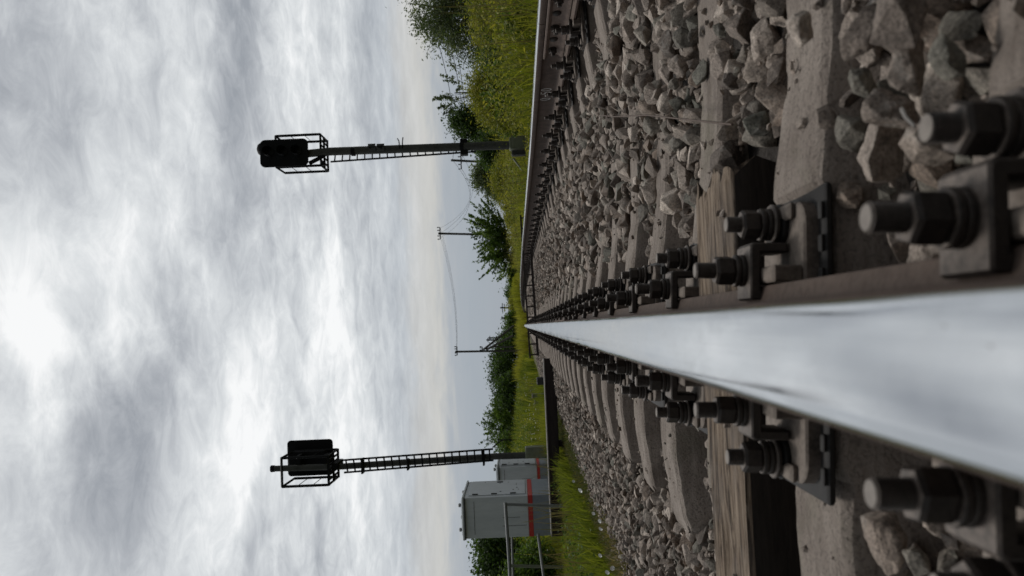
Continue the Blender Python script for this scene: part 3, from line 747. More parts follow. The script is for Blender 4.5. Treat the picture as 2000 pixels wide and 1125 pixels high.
def cabinet(u0, u1, vtop, Y, dep, zb, lab, vents):
    a = P(u0, vtop, Y); b = P(u1, vtop, Y); w = b.x-a.x; zt = (a.z+b.z)/2; h = zt-zb
    root = tag(empty('equipment_cabinet', ((a.x+b.x)/2, Y+dep/2, zb)), lab, 'cabinet', 'grey trackside cabinets')
    zs0, zs1 = h*.215, h*.262
    mb = MB(); mb.box((0, 0, (h+zs1)/2), (w, dep, h-zs1), bev=.012); mb.build('cabinet_body', MAT['grey_paint'], root)
    mb = MB(); mb.box((0, 0, zs0/2+.001), (w-.004, dep-.004, zs0), bev=.004); mb.build('plinth', MAT['grey_paint_low'], root)
    mb = MB(); mb.box((0, 0, (zs0+zs1)/2), (w+.004, dep+.004, zs1-zs0+.004)); mb.build('red_stripe', MAT['red_paint'], root)
    mb = MB(); zr = h; W2, D2 = w/2+.018, dep/2+.03
    mb.box((0, 0, zr+.016), (2*W2, 2*D2, .034), bev=.008); mb.box((0, 0, zr+.04), (2*W2-.12, 2*D2-.14, .014), bev=.005)
    r_ = mb.build('roof', MAT['grey_paint'], root)
    mb = MB(); mb.box((0, -D2+.002, zr-.012), (2*W2-.02, .012, .018)); mb.build('roof_gasket', MAT['dark_trim'], r_)
    for x, y in vents:
        mb = MB(); mb.lathe([(.02, 0), (.02, .04), (.032, .042), (.03, .07), (.012, .08)], 10, (x, y, zr+.02)); mb.build('roof_vent', MAT['pipe'], r_, 40)
    # the door on the track side with its seam, hinges and lock
    mb = MB(); mb.box((w/2+.008, .02, h*.62), (.014, dep*.86, h*.66), bev=.004); d = mb.build('door', MAT['grey_paint'], root)
    for zz in (.40, .62, .84):
        mb = MB(); mb.lathe([(.012, 0), (.012, .09)], 8, (w/2+.022, -dep*.40, h*zz)); mb.build('hinge', MAT['dark_trim'], d, 40)
    mb = MB(); mb.box((w/2+.022, dep*.32, h*.6), (.016, .035, .10), bev=.004); mb.build('handle', MAT['dark_trim'], d)
    # rivets, seam and scratches on the door and the blank end wall
    mb = MB()
    for i in range(9):
        mb.box((w/2+.0165, random.uniform(-.35, .35)*dep, h*random.uniform(.35, .9)), (.004, random.uniform(.012, .04), random.uniform(.01, .03)))
    mb.build('paint_chip', MAT['dark_trim'], d)
    mb = MB(); mb.box((0, -dep/2-.001, h*.885), (w*.8, .004, .006)); mb.box((-.22*w, -dep/2-.001, h*.43), (.005, .004, h*.28)); mb.box((-.02*w, -dep/2-.001, h*.46), (.004, .004, h*.2)); mb.build('panel_seam', MAT['dark_trim'], root)
    for sx in (1, -1):
        for sy in (1, -1):
            mb = MB(); mb.box((sx*(w/2-.06), sy*(dep/2-.08), -.25), (.07, .07, .5)); mb.build('leg', MAT['dark_trim'], root)
    return root
cabinet(72, 152, 907, 12.1, 1.25, -.22, 'taller grey metal cabinet with a red stripe nearest to the dark beam', [(.18, -.5), (.2, .35), (-.2, -.5), (-.1, -.1)])
cabinet(165, 212, 974, 14.4, 1.5, -.32, 'smaller grey metal cabinet with a red stripe behind the taller one', [(.15, -.55), (.1, .1)])
# pipe railing
root = tag(empty('pipe_railing', P(138, 1075, 10.9)), 'grey pipe handrail with upright post before the taller cabinet', 'railing', 'pipe railings by the cabinets')
o0 = root.location
def tb(name, pts, r, par, m=None, n=10): mb = MB(); mb.tube([Vector(p)-par.location for p in pts], r, n); return mb.build(name, m or MAT['pipe'], par, 60)
tb('post', [P(140, 985, 10.88), P(136, 1120, 10.88)], .022, root)
tb('top_rail', [P(143, 987, 10.88), P(40, 994, 10.6), P(-120, 1003, 10.2)], .024, root)
tb('middle_rail', [P(82, 1051, 11.6), P(0, 1062, 11.2), P(-120, 1075, 10.7)], .022, root)
root = tag(empty('pipe_railing', P(20, 1100, 13.4)), 'farther grey pipe handrail left of the taller cabinet', 'railing', 'pipe railings by the cabinets')
tb('post', [P(20, 998, 13.4), P(17, 1110, 13.4)], .026, root, MAT['post_green'])
tb('top_rail', [P(80, 1000, 13.6), P(-120, 1006, 13.1)], .022, root)

# ------------------------------------------------------------------ signals
def ladder(par, a0, a1, b0, b1, n, r=.021):
    A0, A1, B0, B1 = (Vector(p) for p in (a0, a1, b0, b1))
    tb('ladder_stile', [A0, A1], r, par, MAT['black_paint']); tb('ladder_stile', [B0, B1], r, par, MAT['black_paint'])
    for i in range(n):
        t = (i+.5)/n; tb('rung', [A0.lerp(A1, t), B0.lerp(B1, t)], .016, par, MAT['black_paint'], 6)
def rrect(w, h, r, n=5):
    out = []
    for cx, cz, a0 in ((w/2-r, -h/2+r, -90), (w/2-r, h/2-r, 0), (-w/2+r, h/2-r, 90), (-w/2+r, -h/2+r, 180)):
        for k in range(n+1): a = R(a0+90*k/n); out.append((cx+r*math.cos(a), cz+r*math.sin(a)))
    return out
def prism_at(poly, y0, y1, c, par, name, m, bev=0.0, smooth=35):
    mb = MB(); mb.prism([(x+c[0], z+c[2]) for x, z in poly], y0+c[1], y1+c[1], bev); return mb.build(name, m, par, smooth)
def cage(par, x0, x1, y0, y1, zf, zt, gap_side):
    """a service platform: grated floor and a guard rail frame"""
    mb = MB()
    for x in np.linspace(x0, x1, 7): mb.box((x, (y0+y1)/2, zf), (.03, y1-y0, .03))
    for y in (y0, (y0+y1)/2, y1): mb.box(((x0+x1)/2, y, zf-.003), (x1-x0+.03, .035, .04))
    mb.build('platform_floor', MAT['black_paint'], par)
    mb = MB(); r = .024
    for z in (zt,): 
        for p, q in (((x0, y0, z), (x0, y1, z)), ((x1, y0, z), (x1, y1, z)), ((x0, y0, z), (x1, y0, z))): mb.tube([p, q], r, 6)
    for z in (zf+(zt-zf)*.36, zf+(zt-zf)*.68):
        for p, q in (((x0, y0, z), (x0, y1, z)), ((x1, y0, z), (x1, y1, z))): mb.tube([p, q], .007, 5)
    for x in (x0, x1):
        for y in (y0, y1): mb.tube([(x, y, zf), (x, y, zt)], r*1.15, 6)
    mb.build('guard_frame', MAT['black_paint'], par, 60)

# right-hand signal: faces the viewer
YS = 16.5
base = P(842, 1012, YS); top = P(829, 645, YS); head = P(824, 560, YS)
base.z = -.42
root = tag(empty('signal_mast', base), 'tall black railway signal with number plates, beside the grass-side rail', 'signal', 'two railway signals')
def loc(p): return Vector(p)-base
mb = MB(); mb.tube([Vector((0, 0, .0)), loc(top), loc(P(825, 600, YS))], .092, 14, .084); mb.build('mast', [MAT['mast']], root, 60)
hw = P(849, 560, YS).x-P(796, 560, YS).x; hh = P(824, 513, YS).z-P(824, 606, YS).z
hc = loc(P(822.5, 560, YS))
bd = prism_at(rrect(hw, hh, .11), -.20, -.17, hc, root, 'signal_board', MAT['black_paint'], .006)
bx_ = prism_at(rrect(hw*.5, hh*.86, .05), -.17, .02, hc+Vector((.03, 0, -.02)), root, 'lamp_housing', MAT['black_paint'], .008)
for i in range(3):
    c = hc+Vector((0.02, -.2, hh*(.29-.29*i)))
    mb = MB(); mb.lathe([(.085, 0), (.08, .02), (.03, .028)], 20, c, (0, -1, 0)); ln = mb.build('lens', MAT['lens'], bd, 40)
    mb = MB(); vs = []; n = 12
    for ring_ in ((.105, .0), (.105, -.24), (.095, -.24), (.095, .0)):
        for k in range(n+1):
            a = R(-20+220*k/n); vs.append(c+Vector((ring_[0]*math.cos(a), ring_[1]-.002, ring_[0]*math.sin(a))))
    fs = [(q*(n+1)+k, q*(n+1)+k+1, ((q+1) % 4)*(n+1)+k+1, ((q+1) % 4)*(n+1)+k) for q in range(4) for k in range(n)]
    mb.add(vs, fs); mb.build('hood', MAT['black_paint'], bd, 40)
# rounded cap that rises above the board
cp = loc(P(832, 518, YS)); mb = MB()
mb.lathe([(.16, -.10), (.16, 0), (.15, .06), (.11, .12), (.05, .15), (.01, .16)], 16, cp+Vector((0, -.06, 0))); mb.build('cap', MAT['black_paint'], root, 40)
# bracket between mast and board
tb('bracket', [P(827, 640, YS), P(815, 622, YS), P(806, 604, YS)], .045, root, MAT['black_paint'])
tb('bracket', [P(827, 615, YS), P(822, 600, YS+.02)], .06, root, MAT['black_paint'])
mb = MB(); mb.box(loc(P(806, 632, YS)), (.10, .12, .07), bev=.01); mb.build('junction_box', MAT['black_paint'], root)
x0 = loc(P(810, 600, YS)).x; 
c0 = loc(P(802, 627, YS)); c1 = loc(P(863, 627, YS)); zt = loc(P(860, 538, YS)).z
cage(root, c0.x, c1.x, .0, .62, c0.z, zt, 1)
ladder(root, P(824, 648, YS+.45), P(843, 925, YS+.1), P(809, 646, YS+.45), P(829, 930, YS+.15), 19)
for v, w_ in ((690, .16), (902, .2)):
    p = loc(P(829-(690-v)*.045, v, YS)); mb = MB(); mb.lathe([(.1, -.04), (.1, .04)], 14, p); mb.build('clamp_band', MAT['black_paint'], root, 40)
mb = MB(); p = loc(P(838, 906, YS)); mb.box(p+Vector((0, .05, 0)), (.34, .2, .16), bev=.01); mb.build('clamp_bracket', MAT['black_paint'], root)
for (vc, ch) in ((728, '1'), (745, '4')):
    c = loc(P(835, vc, YS))+Vector((0, -.115, 0)); 
    mb = MB(); mb.box(c, (.155, .012, .165), bev=.003); pl = mb.build('number_plate', MAT['sign_dark'], root)
    mb = MB()
    strokes(mb, GL[ch], lambda a_, b_, t_, c=c: c+Vector((-.035+a_*.11, -.007-t_, -.06+b_*.12)), .16, .003)
    mb.build('numeral', MAT['black_paint'], pl)
tb('hook', [P(834, 781, YS-.08), P(850, 779, YS-.1), P(855, 776, YS-.1)], .012, root, MAT['black_paint'])
tb('hook', [P(835, 786, YS-.08), P(848, 786, YS-.1), P(857, 787, YS-.1)], .012, root, MAT['black_paint'])
mb = MB(); p0 = loc(P(842, 1003, YS)); 
mb.box(Vector((.03, -.02, p0.z-.17)), (.28, .26, .52), bev=.015); bb = mb.build('base_box', MAT['post_green'], root)
mb = MB(); mb.box(Vector((.03, -.155, p0.z-.1)), (.22, .016, .24), bev=.004); mb.build('cover', MAT['post_green'], bb)
mb = MB(); mb.box(Vector((-.19, -.02, p0.z-.2)), (.10, .2, .5), bev=.01); mb.build('cable_box', MAT['dark_trim'], root)
tb('stay', [P(815, 1003, YS), P(790, 1022, YS-.3)], .022, root, MAT['post_green'])

# left-hand signal: seen from behind
YS2 = 14.6
base = P(237, 1066, YS2); base.z = -.7
root = tag(empty('signal_mast', base), 'black railway signal seen from behind with a ladder, behind the grey cabinets', 'signal', 'two railway signals')
mb = MB(); mb.tube([Vector((0, 0, 0)), loc(P(234, 975, YS2)), loc(P(214, 670, YS2)), loc(P(209.5, 530, YS2))], .064, 14, .056); mb.build('mast', MAT['mast'], root, 60)
mb = MB(); p = loc(P(209.5, 531, YS2)); mb.lathe([(.062, -.05), (.066, 0), (.06, .02)], 14, p); mb.build('cap', MAT['black_paint'], root, 40)
w = P(266, 605, YS2).x-P(196, 605, YS2).x; h = P(240, 562, YS2).z-P(240, 651, YS2).z; c = loc(P(231, 606, YS2+.5))
w *= (YS2+.5)/YS2; h *= (YS2+.5)/YS2
bd = prism_at(rrect(w, h, .07), .5, .525, Vector((c.x, 0, c.z)), root, 'signal_board', MAT['black_paint'], .004)
prism_at(rrect(w*.52, h*.8, .04), .26, .5, Vector((c.x-.02, 0, c.z)), root, 'lamp_housing', MAT['black_paint'], .006)
for v in (583, 634):
    p = loc(P(212, v, YS2)); mb = MB(); mb.box(p+Vector((.10, .17, 0)), (.24, .34, .06)); mb.build('bracket', MAT['black_paint'], root)
c0 = loc(P(178, 642, YS2-.35)); c1 = loc(P(234, 642, YS2-.35)); zt = loc(P(180, 551, YS2-.35)).z
cage(root, c0.x, c1.x, -.35, .42, c0.z, zt, 1)
mb = MB(); 
for z in (c0.z-.02,): mb.box(((c0.x+c1.x)/2+.04, .05, z-.06), (.12, .5, .10))
mb.build('platform_bracket', MAT['black_paint'], root)
ladder(root, P(226, 668, YS2-.25), P(248, 963, YS2-.15), P(202, 672, YS2-.25), P(226, 964, YS2-.15), 20, .018)
for v, dx in ((710, 0), (798, -.03), (945, 0)):
    p = loc(P(214+(v-670)*.068, v, YS2)); mb = MB(); mb.box(p+Vector((dx, -.07, 0)), (.28 if v != 798 else .2, .18, .035), bev=.004); mb.build('ladder_bracket', MAT['black_paint'], root)
mb = MB(); mb.box(loc(P(243, 1050, YS2-.1)), (.20, .2, .46), bev=.012); mb.build('base_box', MAT['post_green'], root)
tb('stay', [P(251, 962, YS2), P(262, 975, YS2), P(266, 985, YS2)], .012, root, MAT['black_paint'])

# ------------------------------------------------------------------ line poles and wires
def wire(a, b, sag, r, lab, grp):
    a = Vector(a); b = Vector(b); n = 22
    pts = [a.lerp(b, i/n)-Vector((0, 0, sag*4*(i/n)*(1-i/n))) for i in range(n+1)]
    mb = MB(); mb.tube(pts, r, 5); tag(mb.build('overhead_wire', MAT['black_paint'], None, 60), lab, 'wire', grp)
def pole(name, lab, u0, vt, u1, vb, Y, arms, rpx, grp=None, m='pole_wood', ins=True):
    t = P(u0, vt, Y); b = P(u1, vb, Y); g = float(ground_z(np.array([b.x]), np.array([Y]))[0])
    b2 = b+(b-t)*0; 
    b2.z = min(b.z, g-.1); root = tag(empty(name, b2), lab, 'pole', grp)
    r = rpx*Y/F
    tb('pole_shaft', [b2, b, t], r, root, MAT[m])
    for (v, l0, l1) in arms:
        cu = u0+(u1-u0)*(v-vt)/(vb-vt); a = P(cu-l0, v, Y-.1); c = P(cu+l1, v+(-.04*(l0+l1)), Y-.1)
        tb('crossarm', [a, c], r*.55, root, MAT['black_paint'], 6)
        if ins:
            for q in (a, a.lerp(c, .28), a.lerp(c, .75), c):
                mb = MB(); s = r*.55; mb.lathe([(s*.5, 0), (s*.5, s*2), (s*1.0, s*2.2), (s*.9, s*4), (s*.3, s*4.6)], 8, q-b2); mb.build('insulator', MAT['black_paint'], root, 40)
    return root
pole('line_pole', 'dark line pole with a hooked crossarm just left of the tall numbered signal', 812, 881, 806, 1000, 60, [(901, 16, 16)], 2.3, 'poles of the overhead line')
pole('line_pole', 'dark line pole with a small crossarm rising above the dark green tree', 669, 856, 666, 985, 95, [(860, 11, 12)], 2.2, 'poles of the overhead line')
pole('line_pole', 'grey concrete post half hidden in yellow-green bushes right of the numbered signal', 903, 934, 902, 1000, 24, [], 2.2, 'poles of the overhead line', 'post_green')
rt = pole('braced_pole', 'tall pole braced by two slanting struts near where the rails meet', 438, 889, 440, 1003, 100, [(893, 7, 10), (942, 0, 9)], 2.0, 'poles of the overhead line')
tb('strut', [P(442, 944, 100), P(489, 1004, 99)], .14, rt, MAT['pole_wood']); tb('strut', [P(442, 950, 100), P(470, 1003, 98)], .14, rt, MAT['pole_wood']); tb('strut', [P(448, 958, 100), P(447, 1003, 99)], .10, rt, MAT['pole_wood'])
for (u, vt, Y, arms, lab) in ((524, 977, 190, [(981.5, 8, 9), (985.5, 8, 7)], 'far pole with two crossarms at the tree gap right of the vanishing point'),
                              (504, 979, 230, [(980.5, 3.5, 3.5), (986, 7, 6)], 'far pole with double crossarms left of a similar pole'),
                              (465, 954, 180, [(957, 4, 4)], 'thin far pole with a cross top beside the braced pole'),
                              (461, 952-2, 170, [(953, 4, 4)], 'thin far pole nearest to the braced pole'),
                              (478, 983, 260, [(986, 5, 5)], 'tiny far pole between the strut and the vanishing point'),
                              (471, 980, 240, [(984, 4, 4)], 'tiny far pole just above the slanting strut'),
                              (486, 988, 280, [(990, 4, 4)], 'most distant tiny pole beside the vanishing point')):
    pole('line_pole', lab, u, vt, u, 1006, Y, arms, 1.5, 'poles of the overhead line', 'black_paint', False)
pole('line_pole', 'small thin post with crosspiece beside the smaller cabinet', 266, 971, 266, 1002, 45, [(974, 4, 4)], .9, 'poles of the overhead line', 'black_paint', False)
G = 'wires between the line poles'
for du, v0, v1, k in ((0, 850, 884, 0), (0, 876, 904, 1), (0, 886, 904, 2)):
    wire(P(1105, v0-14, 32), P((812, 797, 826)[k], (884, 900, 900)[k], 60), .5, .016, ('uppermost wire running from the tall tree to the numbered signal', 'middle wire running from the tall tree to the numbered signal', 'lowest wire running from the tall tree to the numbered signal')[k], G)
for k, (a, b, sag) in enumerate((((812, 884), (660, 860), 2.4), ((797, 900), (679, 859), 2.0), ((826, 900), (670, 861), 2.2))):
    wire(P(*a, 60), P(*b, 94.9), sag, .011, ('lower sagging wire between the hooked pole and the pole above the tree', 'middle sagging wire between the hooked pole and the pole above the tree', 'outer sagging wire between the hooked pole and the pole above the tree')[k], G)
for k, (a, b) in enumerate((((658, 861), (432, 891)), ((670, 860), (444, 892)), ((680, 860), (448, 893)))):
    wire(P(*a, 95), P(*b, 99.9), .6, .011, ('upper wire spanning from the pole above the tree to the braced pole', 'middle wire spanning from the pole above the tree to the braced pole', 'lower wire spanning from the pole above the tree to the braced pole')[k], G)
for k, (a, b) in enumerate((((517, 985.5), (505, 986)), ((532, 985), (520, 986)), ((505, 981), (478, 988)), ((510, 986), (480, 989)))):
    wire(P(*a, 190 if k < 2 else 230), P(*b, 229 if k < 2 else 258), .2, .02, 'faint far wire strung between the small distant poles', G)

# small trackside things on the left beyond the beam
root = tag(empty('trackside_box', P(383, 1062, 17)), 'dark trackside box on a post beyond the beam end', 'box')
mb = MB(); p = P(381, 1056, 17)-root.location; mb.box(p, (.16, .25, .17), bev=.01); mb.build('box_body', MAT['dark_trim'], root)
mb = MB(); mb.box(p+Vector((0, 0, -.28)), (.07, .07, .42)); mb.build('post', MAT['dark_trim'], root)
for (u, v, lab) in ((352, 1040, 'grey cable pedestal with pale top left of the dark trackside box'), (340, 1045, 'second grey cable pedestal with pale top, next to the first'), (322, 1052, 'lowest grey cable pedestal just above the beam')):
    p = P(u, v, 20); root = tag(empty('cable_pedestal', p-Vector((0, 0, .35))), lab, 'cable pedestal', 'cable pedestals in the grass')
    mb = MB(); mb.box((0, 0, .17), (.10, .12, .34), bev=.01); mb.build('pedestal_body', MAT['post_green'], root)
    mb = MB(); mb.box((0, 0, .35), (.12, .14, .03), bev=.008); mb.build('pedestal_cap', MAT['beam_top'], root)
p = P(775, 1032, 26); root = tag(empty('marker_stub', p), 'short pale concrete stub in the grass at the rail edge', 'marker')
mb = MB(); mb.box((0, 0, 0), (.24, .16, .2), bev=.02); mb.build('stub', MAT['beam_top'], root)

# ------------------------------------------------------------------ vegetation
def leaves(C, size, r_, flat=.0):
    """a leaf = a folded diamond of 2 triangles at each centre"""
    n = len(C); d = r_.normal(size=(n, 3)); d /= np.linalg.norm(d, axis=1)[:, None]; d[:, 2] *= .75
    e = np.cross(d, r_.normal(size=(n, 3))); e /= np.linalg.norm(e, axis=1)[:, None]+1e-9
    s = size*r_.uniform(.6, 1.35, n)[:, None]; w = s*.42
    nrm = np.cross(d, e)
    V = np.stack([C-d*s*.5, C+e*w*.5+nrm*s*.06, C+d*s*.5, C-e*w*.5+nrm*s*.06], 1).reshape(-1, 3)
    b = np.arange(n)[:, None]*4
    Fc = np.concatenate([b+np.array([0, 1, 2]), b+np.array([0, 2, 3])], 1).reshape(-1, 3)
    return V, Fc
def crown_points(blobs, n, r_, clump, spray=0.0):
    """clumps of leaves spread through ellipsoids, denser to their outside"""
    w = np.array([b[1][0]*b[1][1]*b[1][2] for b in blobs])**.7; w /= w.sum(); CC = []; TT = []
    nc = max(14, n//46); anchors = []
    for _ in range(nc):
        c, r = blobs[r_.choice(len(blobs), p=w)]; d = r_.normal(size=3); d /= np.linalg.norm(d)
        k = r_.uniform(.25, 1.0)**.55*r_.uniform(.88, 1.14); a = np.array(c)+d*np.array(r)*k; anchors.append(a)
        m = int(n/nc*r_.uniform(.5, 1.5)); tone = r_.uniform(.05, .95)
        rad = clump*r_.uniform(.6, 1.4)
        q = r_.normal(size=(m, 3))*rad*np.array([.5, .5, .42])
        if spray: 
            dirn = d*np.array([1, 1, .6])+np.array([0, 0, .55]); t = r_.uniform(0, 1, (m, 1)); q = q*.4*(1.2-t)+dirn*t*spray*r_.uniform(.4, 1.2)
        CC.append(a+q); TT.append(np.clip(tone+r_.normal(size=m)*.16, 0, 1))
    return np.concatenate(CC), np.concatenate(TT), anchors
def tree(name, lab, cat, base, blobs, n, leaf, m, clump, seed, trunk=.12, spray=0.0, grp=None, part='crown'):
    r_ = np.random.default_rng(seed); base = Vector(base); root = tag(empty(name, base), lab, cat, grp)
    n = int(n*1.5); leaf = leaf*.74; clump = clump*.92
    C, T, A = crown_points(blobs, n, r_, clump, spray); C = C-np.array(base)
    V, Fc = leaves(C, leaf, r_); link(part, np_mesh(part, V, Fc, MAT[m], {'tone': np.repeat(T, 4)}), root)
    mb = MB(); cz = np.mean([b[0][2] for b in blobs])-base.z; cx = np.mean([b[0][0] for b in blobs])-base.x; cy = np.mean([b[0][1] for b in blobs])-base.y
    fork = Vector((cx*.5, cy*.5, cz*.55)); mb.tube([(0, 0, -.1), fork*.5+Vector((trunk*.3, 0, 0)), fork, Vector((cx, cy, cz*1.1))], trunk, 8, trunk*.35)
    for a in A[::max(1, len(A)//16)]:
        q = Vector(a)-base; mb.tube([fork*.9, fork.lerp(q, .5)+Vector((0, 0, .06*q.z)), q], trunk*.35, 5, trunk*.06)
    mb.build('trunk' if part == 'crown' else 'stem', MAT['bark'], root, 60)
    return root
def blob(u0, u1, v0, v1, Y, dY):
    a = P(u0, v1, Y); b = P(u1, v0, Y); c = (a+b)/2
    return ((c.x, Y, c.z), (abs(b.x-a.x)/2, dY, abs(b.z-a.z)/2))
def gnd(x, y): return Vector((x, y, float(ground_z(np.array([x]), np.array([y]))[0])))
def veg(name, lab, cat, boxes, Y, n, leaf, m, clump, seed, dY=None, trunk=.1, spray=0.0, grp=None, part='crown'):
    bl = []
    for (u0, u1, v0, v1) in boxes:
        b = blob(u0, u1, v0, v1, Y, 1.0); d = dY or b[1][0]*.8; bl.append((b[0], (b[1][0], d, b[1][2])))
    g = gnd(np.mean([b[0][0] for b in bl]), Y)
    return tree(name, lab, cat, g, bl, n, leaf, m, clump, seed, trunk, spray, grp, part)
TG = 'trees and bushes right of the track'; LG = 'trees left of the track'
veg('willow_tree', 'grey-green willow at the photo edge, tallest tree on the right side', 'tree', [(1035, 1210, 795, 900), (1010, 1170, 850, 925), (985, 1100, 905, 960), (1060, 1200, 900, 990)], 22, 16000, .13, 'leaf_grey', .34, 1, trunk=.16, grp=TG)
veg('willow_bush', 'yellow-green bush below the tall willow at the photo edge', 'bush', [(1040, 1180, 908, 1000), (990, 1110, 925, 1020), (950, 1050, 955, 1040), (1050, 1180, 985, 1060)], 11, 20000, .055, 'leaf_yellow', .2, 2, trunk=.04, grp=TG, part='foliage')
veg('willow_bush', 'yellow-green bush between the thin sapling and the photo edge', 'bush', [(885, 1000, 925, 990), (905, 985, 915, 985), (875, 965, 945, 1030)], 13.5, 17000, .06, 'leaf_yellow', .22, 3, trunk=.04, grp=TG, part='foliage')
veg('thin_sapling', 'sparse sapling with bare leaning branches below the wires', 'tree', [(925, 965, 870, 930), (905, 945, 868, 925), (940, 985, 885, 935)], 16, 420, .10, 'leaf_grey', .16, 4, trunk=.03, spray=.35, grp=TG)
veg('dark_tree', 'dark green tree behind the concrete post, right of the numbered signal', 'tree', [(855, 915, 878, 940), (845, 905, 915, 985)], 36, 8000, .2, 'leaf_dark', .5, 5, trunk=.12, grp=TG)
veg('dark_tree', 'dark green bush directly behind the foot of the numbered signal', 'tree', [(808, 862, 928, 990), (795, 850, 945, 1000)], 34, 6500, .18, 'leaf_dark', .45, 6, trunk=.1, grp=TG)
veg('grey_tree', 'grey-green tree between the hooked pole and the dark spiky tree', 'tree', [(755, 803, 922, 975), (738, 790, 945, 990)], 40, 6500, .19, 'leaf_grey', .45, 7, trunk=.1, grp=TG)
veg('yellow_bush', 'yellow-green rounded bush under the grey-green tree', 'bush', [(745, 815, 958, 1018), (715, 780, 968, 1020)], 27, 9000, .10, 'leaf_yellow', .3, 8, trunk=.05, grp=TG, part='foliage')
veg('spiky_tree', 'dark green tree with spiky shoots in front of the pole', 'tree', [(628, 700, 945, 1000), (600, 670, 960, 1005), (645, 715, 940, 985), (585, 620, 975, 1010)], 44, 9000, .22, 'leaf_mid', .34, 9, trunk=.12, spray=.95, grp=TG)
for i, (u0, u1, v0, v1, Y, m, sp, lab) in enumerate(((1058, 1112, 978, 1052, 7.5, 'leaf_mid', 0, 'fresh green leafy shrub close behind the rail joint at the photo edge'), (1000, 1046, 955, 1015, 10, 'leaf_dark', .3, 'dark shrub with shoots standing in the yellow-green verge'),
        (925, 962, 962, 1018, 11, 'leaf_mid', .25, 'mid-green shrub in the verge behind the chalk number'), (868, 902, 968, 1020, 15, 'leaf_mid', .2, 'green shrub in the verge right of the numbered signal foot'), (1075, 1140, 925, 985, 12, 'leaf_dark', .4, 'dark shrub under the tall willow at the photo edge'),
        (690, 728, 982, 1018, 26, 'leaf_yellow', .2, 'pale yellow-green shrub before the dark spiky tree'))):
    veg('verge_shrub', lab, 'bush', [(u0, u1, v0+6, v1), (u0+10, u1-8, v0, v1-14)], Y, 2600, .0050*Y, m, .0125*Y, 90+i, trunk=.02, spray=sp, grp=TG, part='foliage')
for i, (u0, u1, v0, v1, Y, m, lab) in enumerate(((540, 566, 988, 1012, 150, 'leaf_dark', 'small distant dark tree right of the double-armed pole'), (560, 604, 994, 1014, 110, 'leaf_mid', 'low distant bush beside the dark spiky tree'),
        (488, 514, 990, 1012, 130, 'leaf_mid', 'small distant bush under the double-armed poles'), (508, 546, 996, 1014, 140, 'leaf_yellow', 'faint distant bush between the far poles'))):
    veg('distant_bush', lab, 'bush', [(u0, u1, v0, v1), (u0+4, u1-5, v0+4, v1+2)], Y, 1500, Y*.0042, m, Y*.008, 20+i, trunk=.08, grp=TG)
for i, (u0, u1, v0, v1, Y, n, m, sp, lab) in enumerate((
    (440, 486, 978, 1010, 130, 2600, 'leaf_dark', 0, 'dark bush behind the slanting struts of the braced pole'),
    (470, 505, 992, 1013, 140, 1800, 'leaf_mid', 0, 'low dark bush where the rails vanish'),
    (398, 462, 958, 1005, 116, 4500, 'leaf_dark', 0, 'dark green tree behind the braced pole'),
    (365, 425, 954, 1005, 112, 4500, 'leaf_dark', 0, 'dense dark tree left of the braced pole'),
    (328, 385, 962, 1005, 106, 4200, 'leaf_dark', 0, 'dark tree in the middle of the left tree row'),
    (292, 345, 962, 1002, 92, 3600, 'leaf_dark', .9, 'spiky dark tree near the left end of the tree row'),
    (262, 315, 955, 1000, 62, 3600, 'leaf_mid', 1.1, 'spiky green tree with upright shoots closest to the left signal'),
    (236, 282, 972, 1010, 60, 3200, 'leaf_mid', 0, 'low green tree directly right of the left signal foot'))):
    c = (v1-v0)*.28
    veg('row_tree', lab, 'tree', [(u0, u1, v0+4, v1), (u0+8, u1-16, v0, v1-8), (u0-6, u1+6, v0+18, v1+8)], Y, n, .36*Y/80, m, .9*Y/80, 40+i, trunk=.14, spray=sp, grp=LG)
veg('leafy_tree', 'large dark leafy tree behind the taller cabinet at the corner', 'tree', [(-60, 62, 945, 1040), (-40, 78, 935, 1010), (20, 90, 930, 985), (-80, 40, 980, 1060)], 18, 15000, .14, 'leaf_dark', .32, 50, trunk=.14, grp=LG)
veg('leafy_bush', 'lighter green leafy bush under the dark tree behind the railing', 'bush', [(-60, 70, 1010, 1085), (-50, 40, 985, 1060)], 15, 8000, .10, 'leaf_mid', .22, 51, trunk=.05, grp=LG, part='foliage')

def open_view(X, Y):
    """the plot round the numbered signal is kept cut: low growth in the strip towards the track"""
    return np.where((np.abs(X-(CAM[0]+.235*Y)) < .03*Y+.06) & (Y < 17.2), .34, 1.0)
def blades(X, Y, Z, H, W, T, r_, lean=.35):
    n = len(X); a = r_.uniform(0, 2*np.pi, n); dx, dy = np.cos(a), np.sin(a); b = r_.uniform(0, 2*np.pi, n); l = r_.uniform(.1, 1, n)*lean*H
    bx_, by_ = np.cos(b)*l, np.sin(b)*l; base = np.stack([X, Y, Z], 1); s = np.stack([dx*W, dy*W, 0*W], 1)
    mid = base+np.stack([bx_*.3, by_*.3, H*.58], 1); tip = base+np.stack([bx_, by_, H], 1)
    V = np.stack([base-s, base+s, mid+s*.7, mid-s*.7, tip], 1).reshape(-1, 3)
    k = np.arange(n)[:, None]*5
    Fc = np.concatenate([k+np.array([0, 1, 2]), k+np.array([0, 2, 3]), k+np.array([3, 2, 4])], 1).reshape(-1, 3)
    return V, Fc, np.repeat(T, 5)
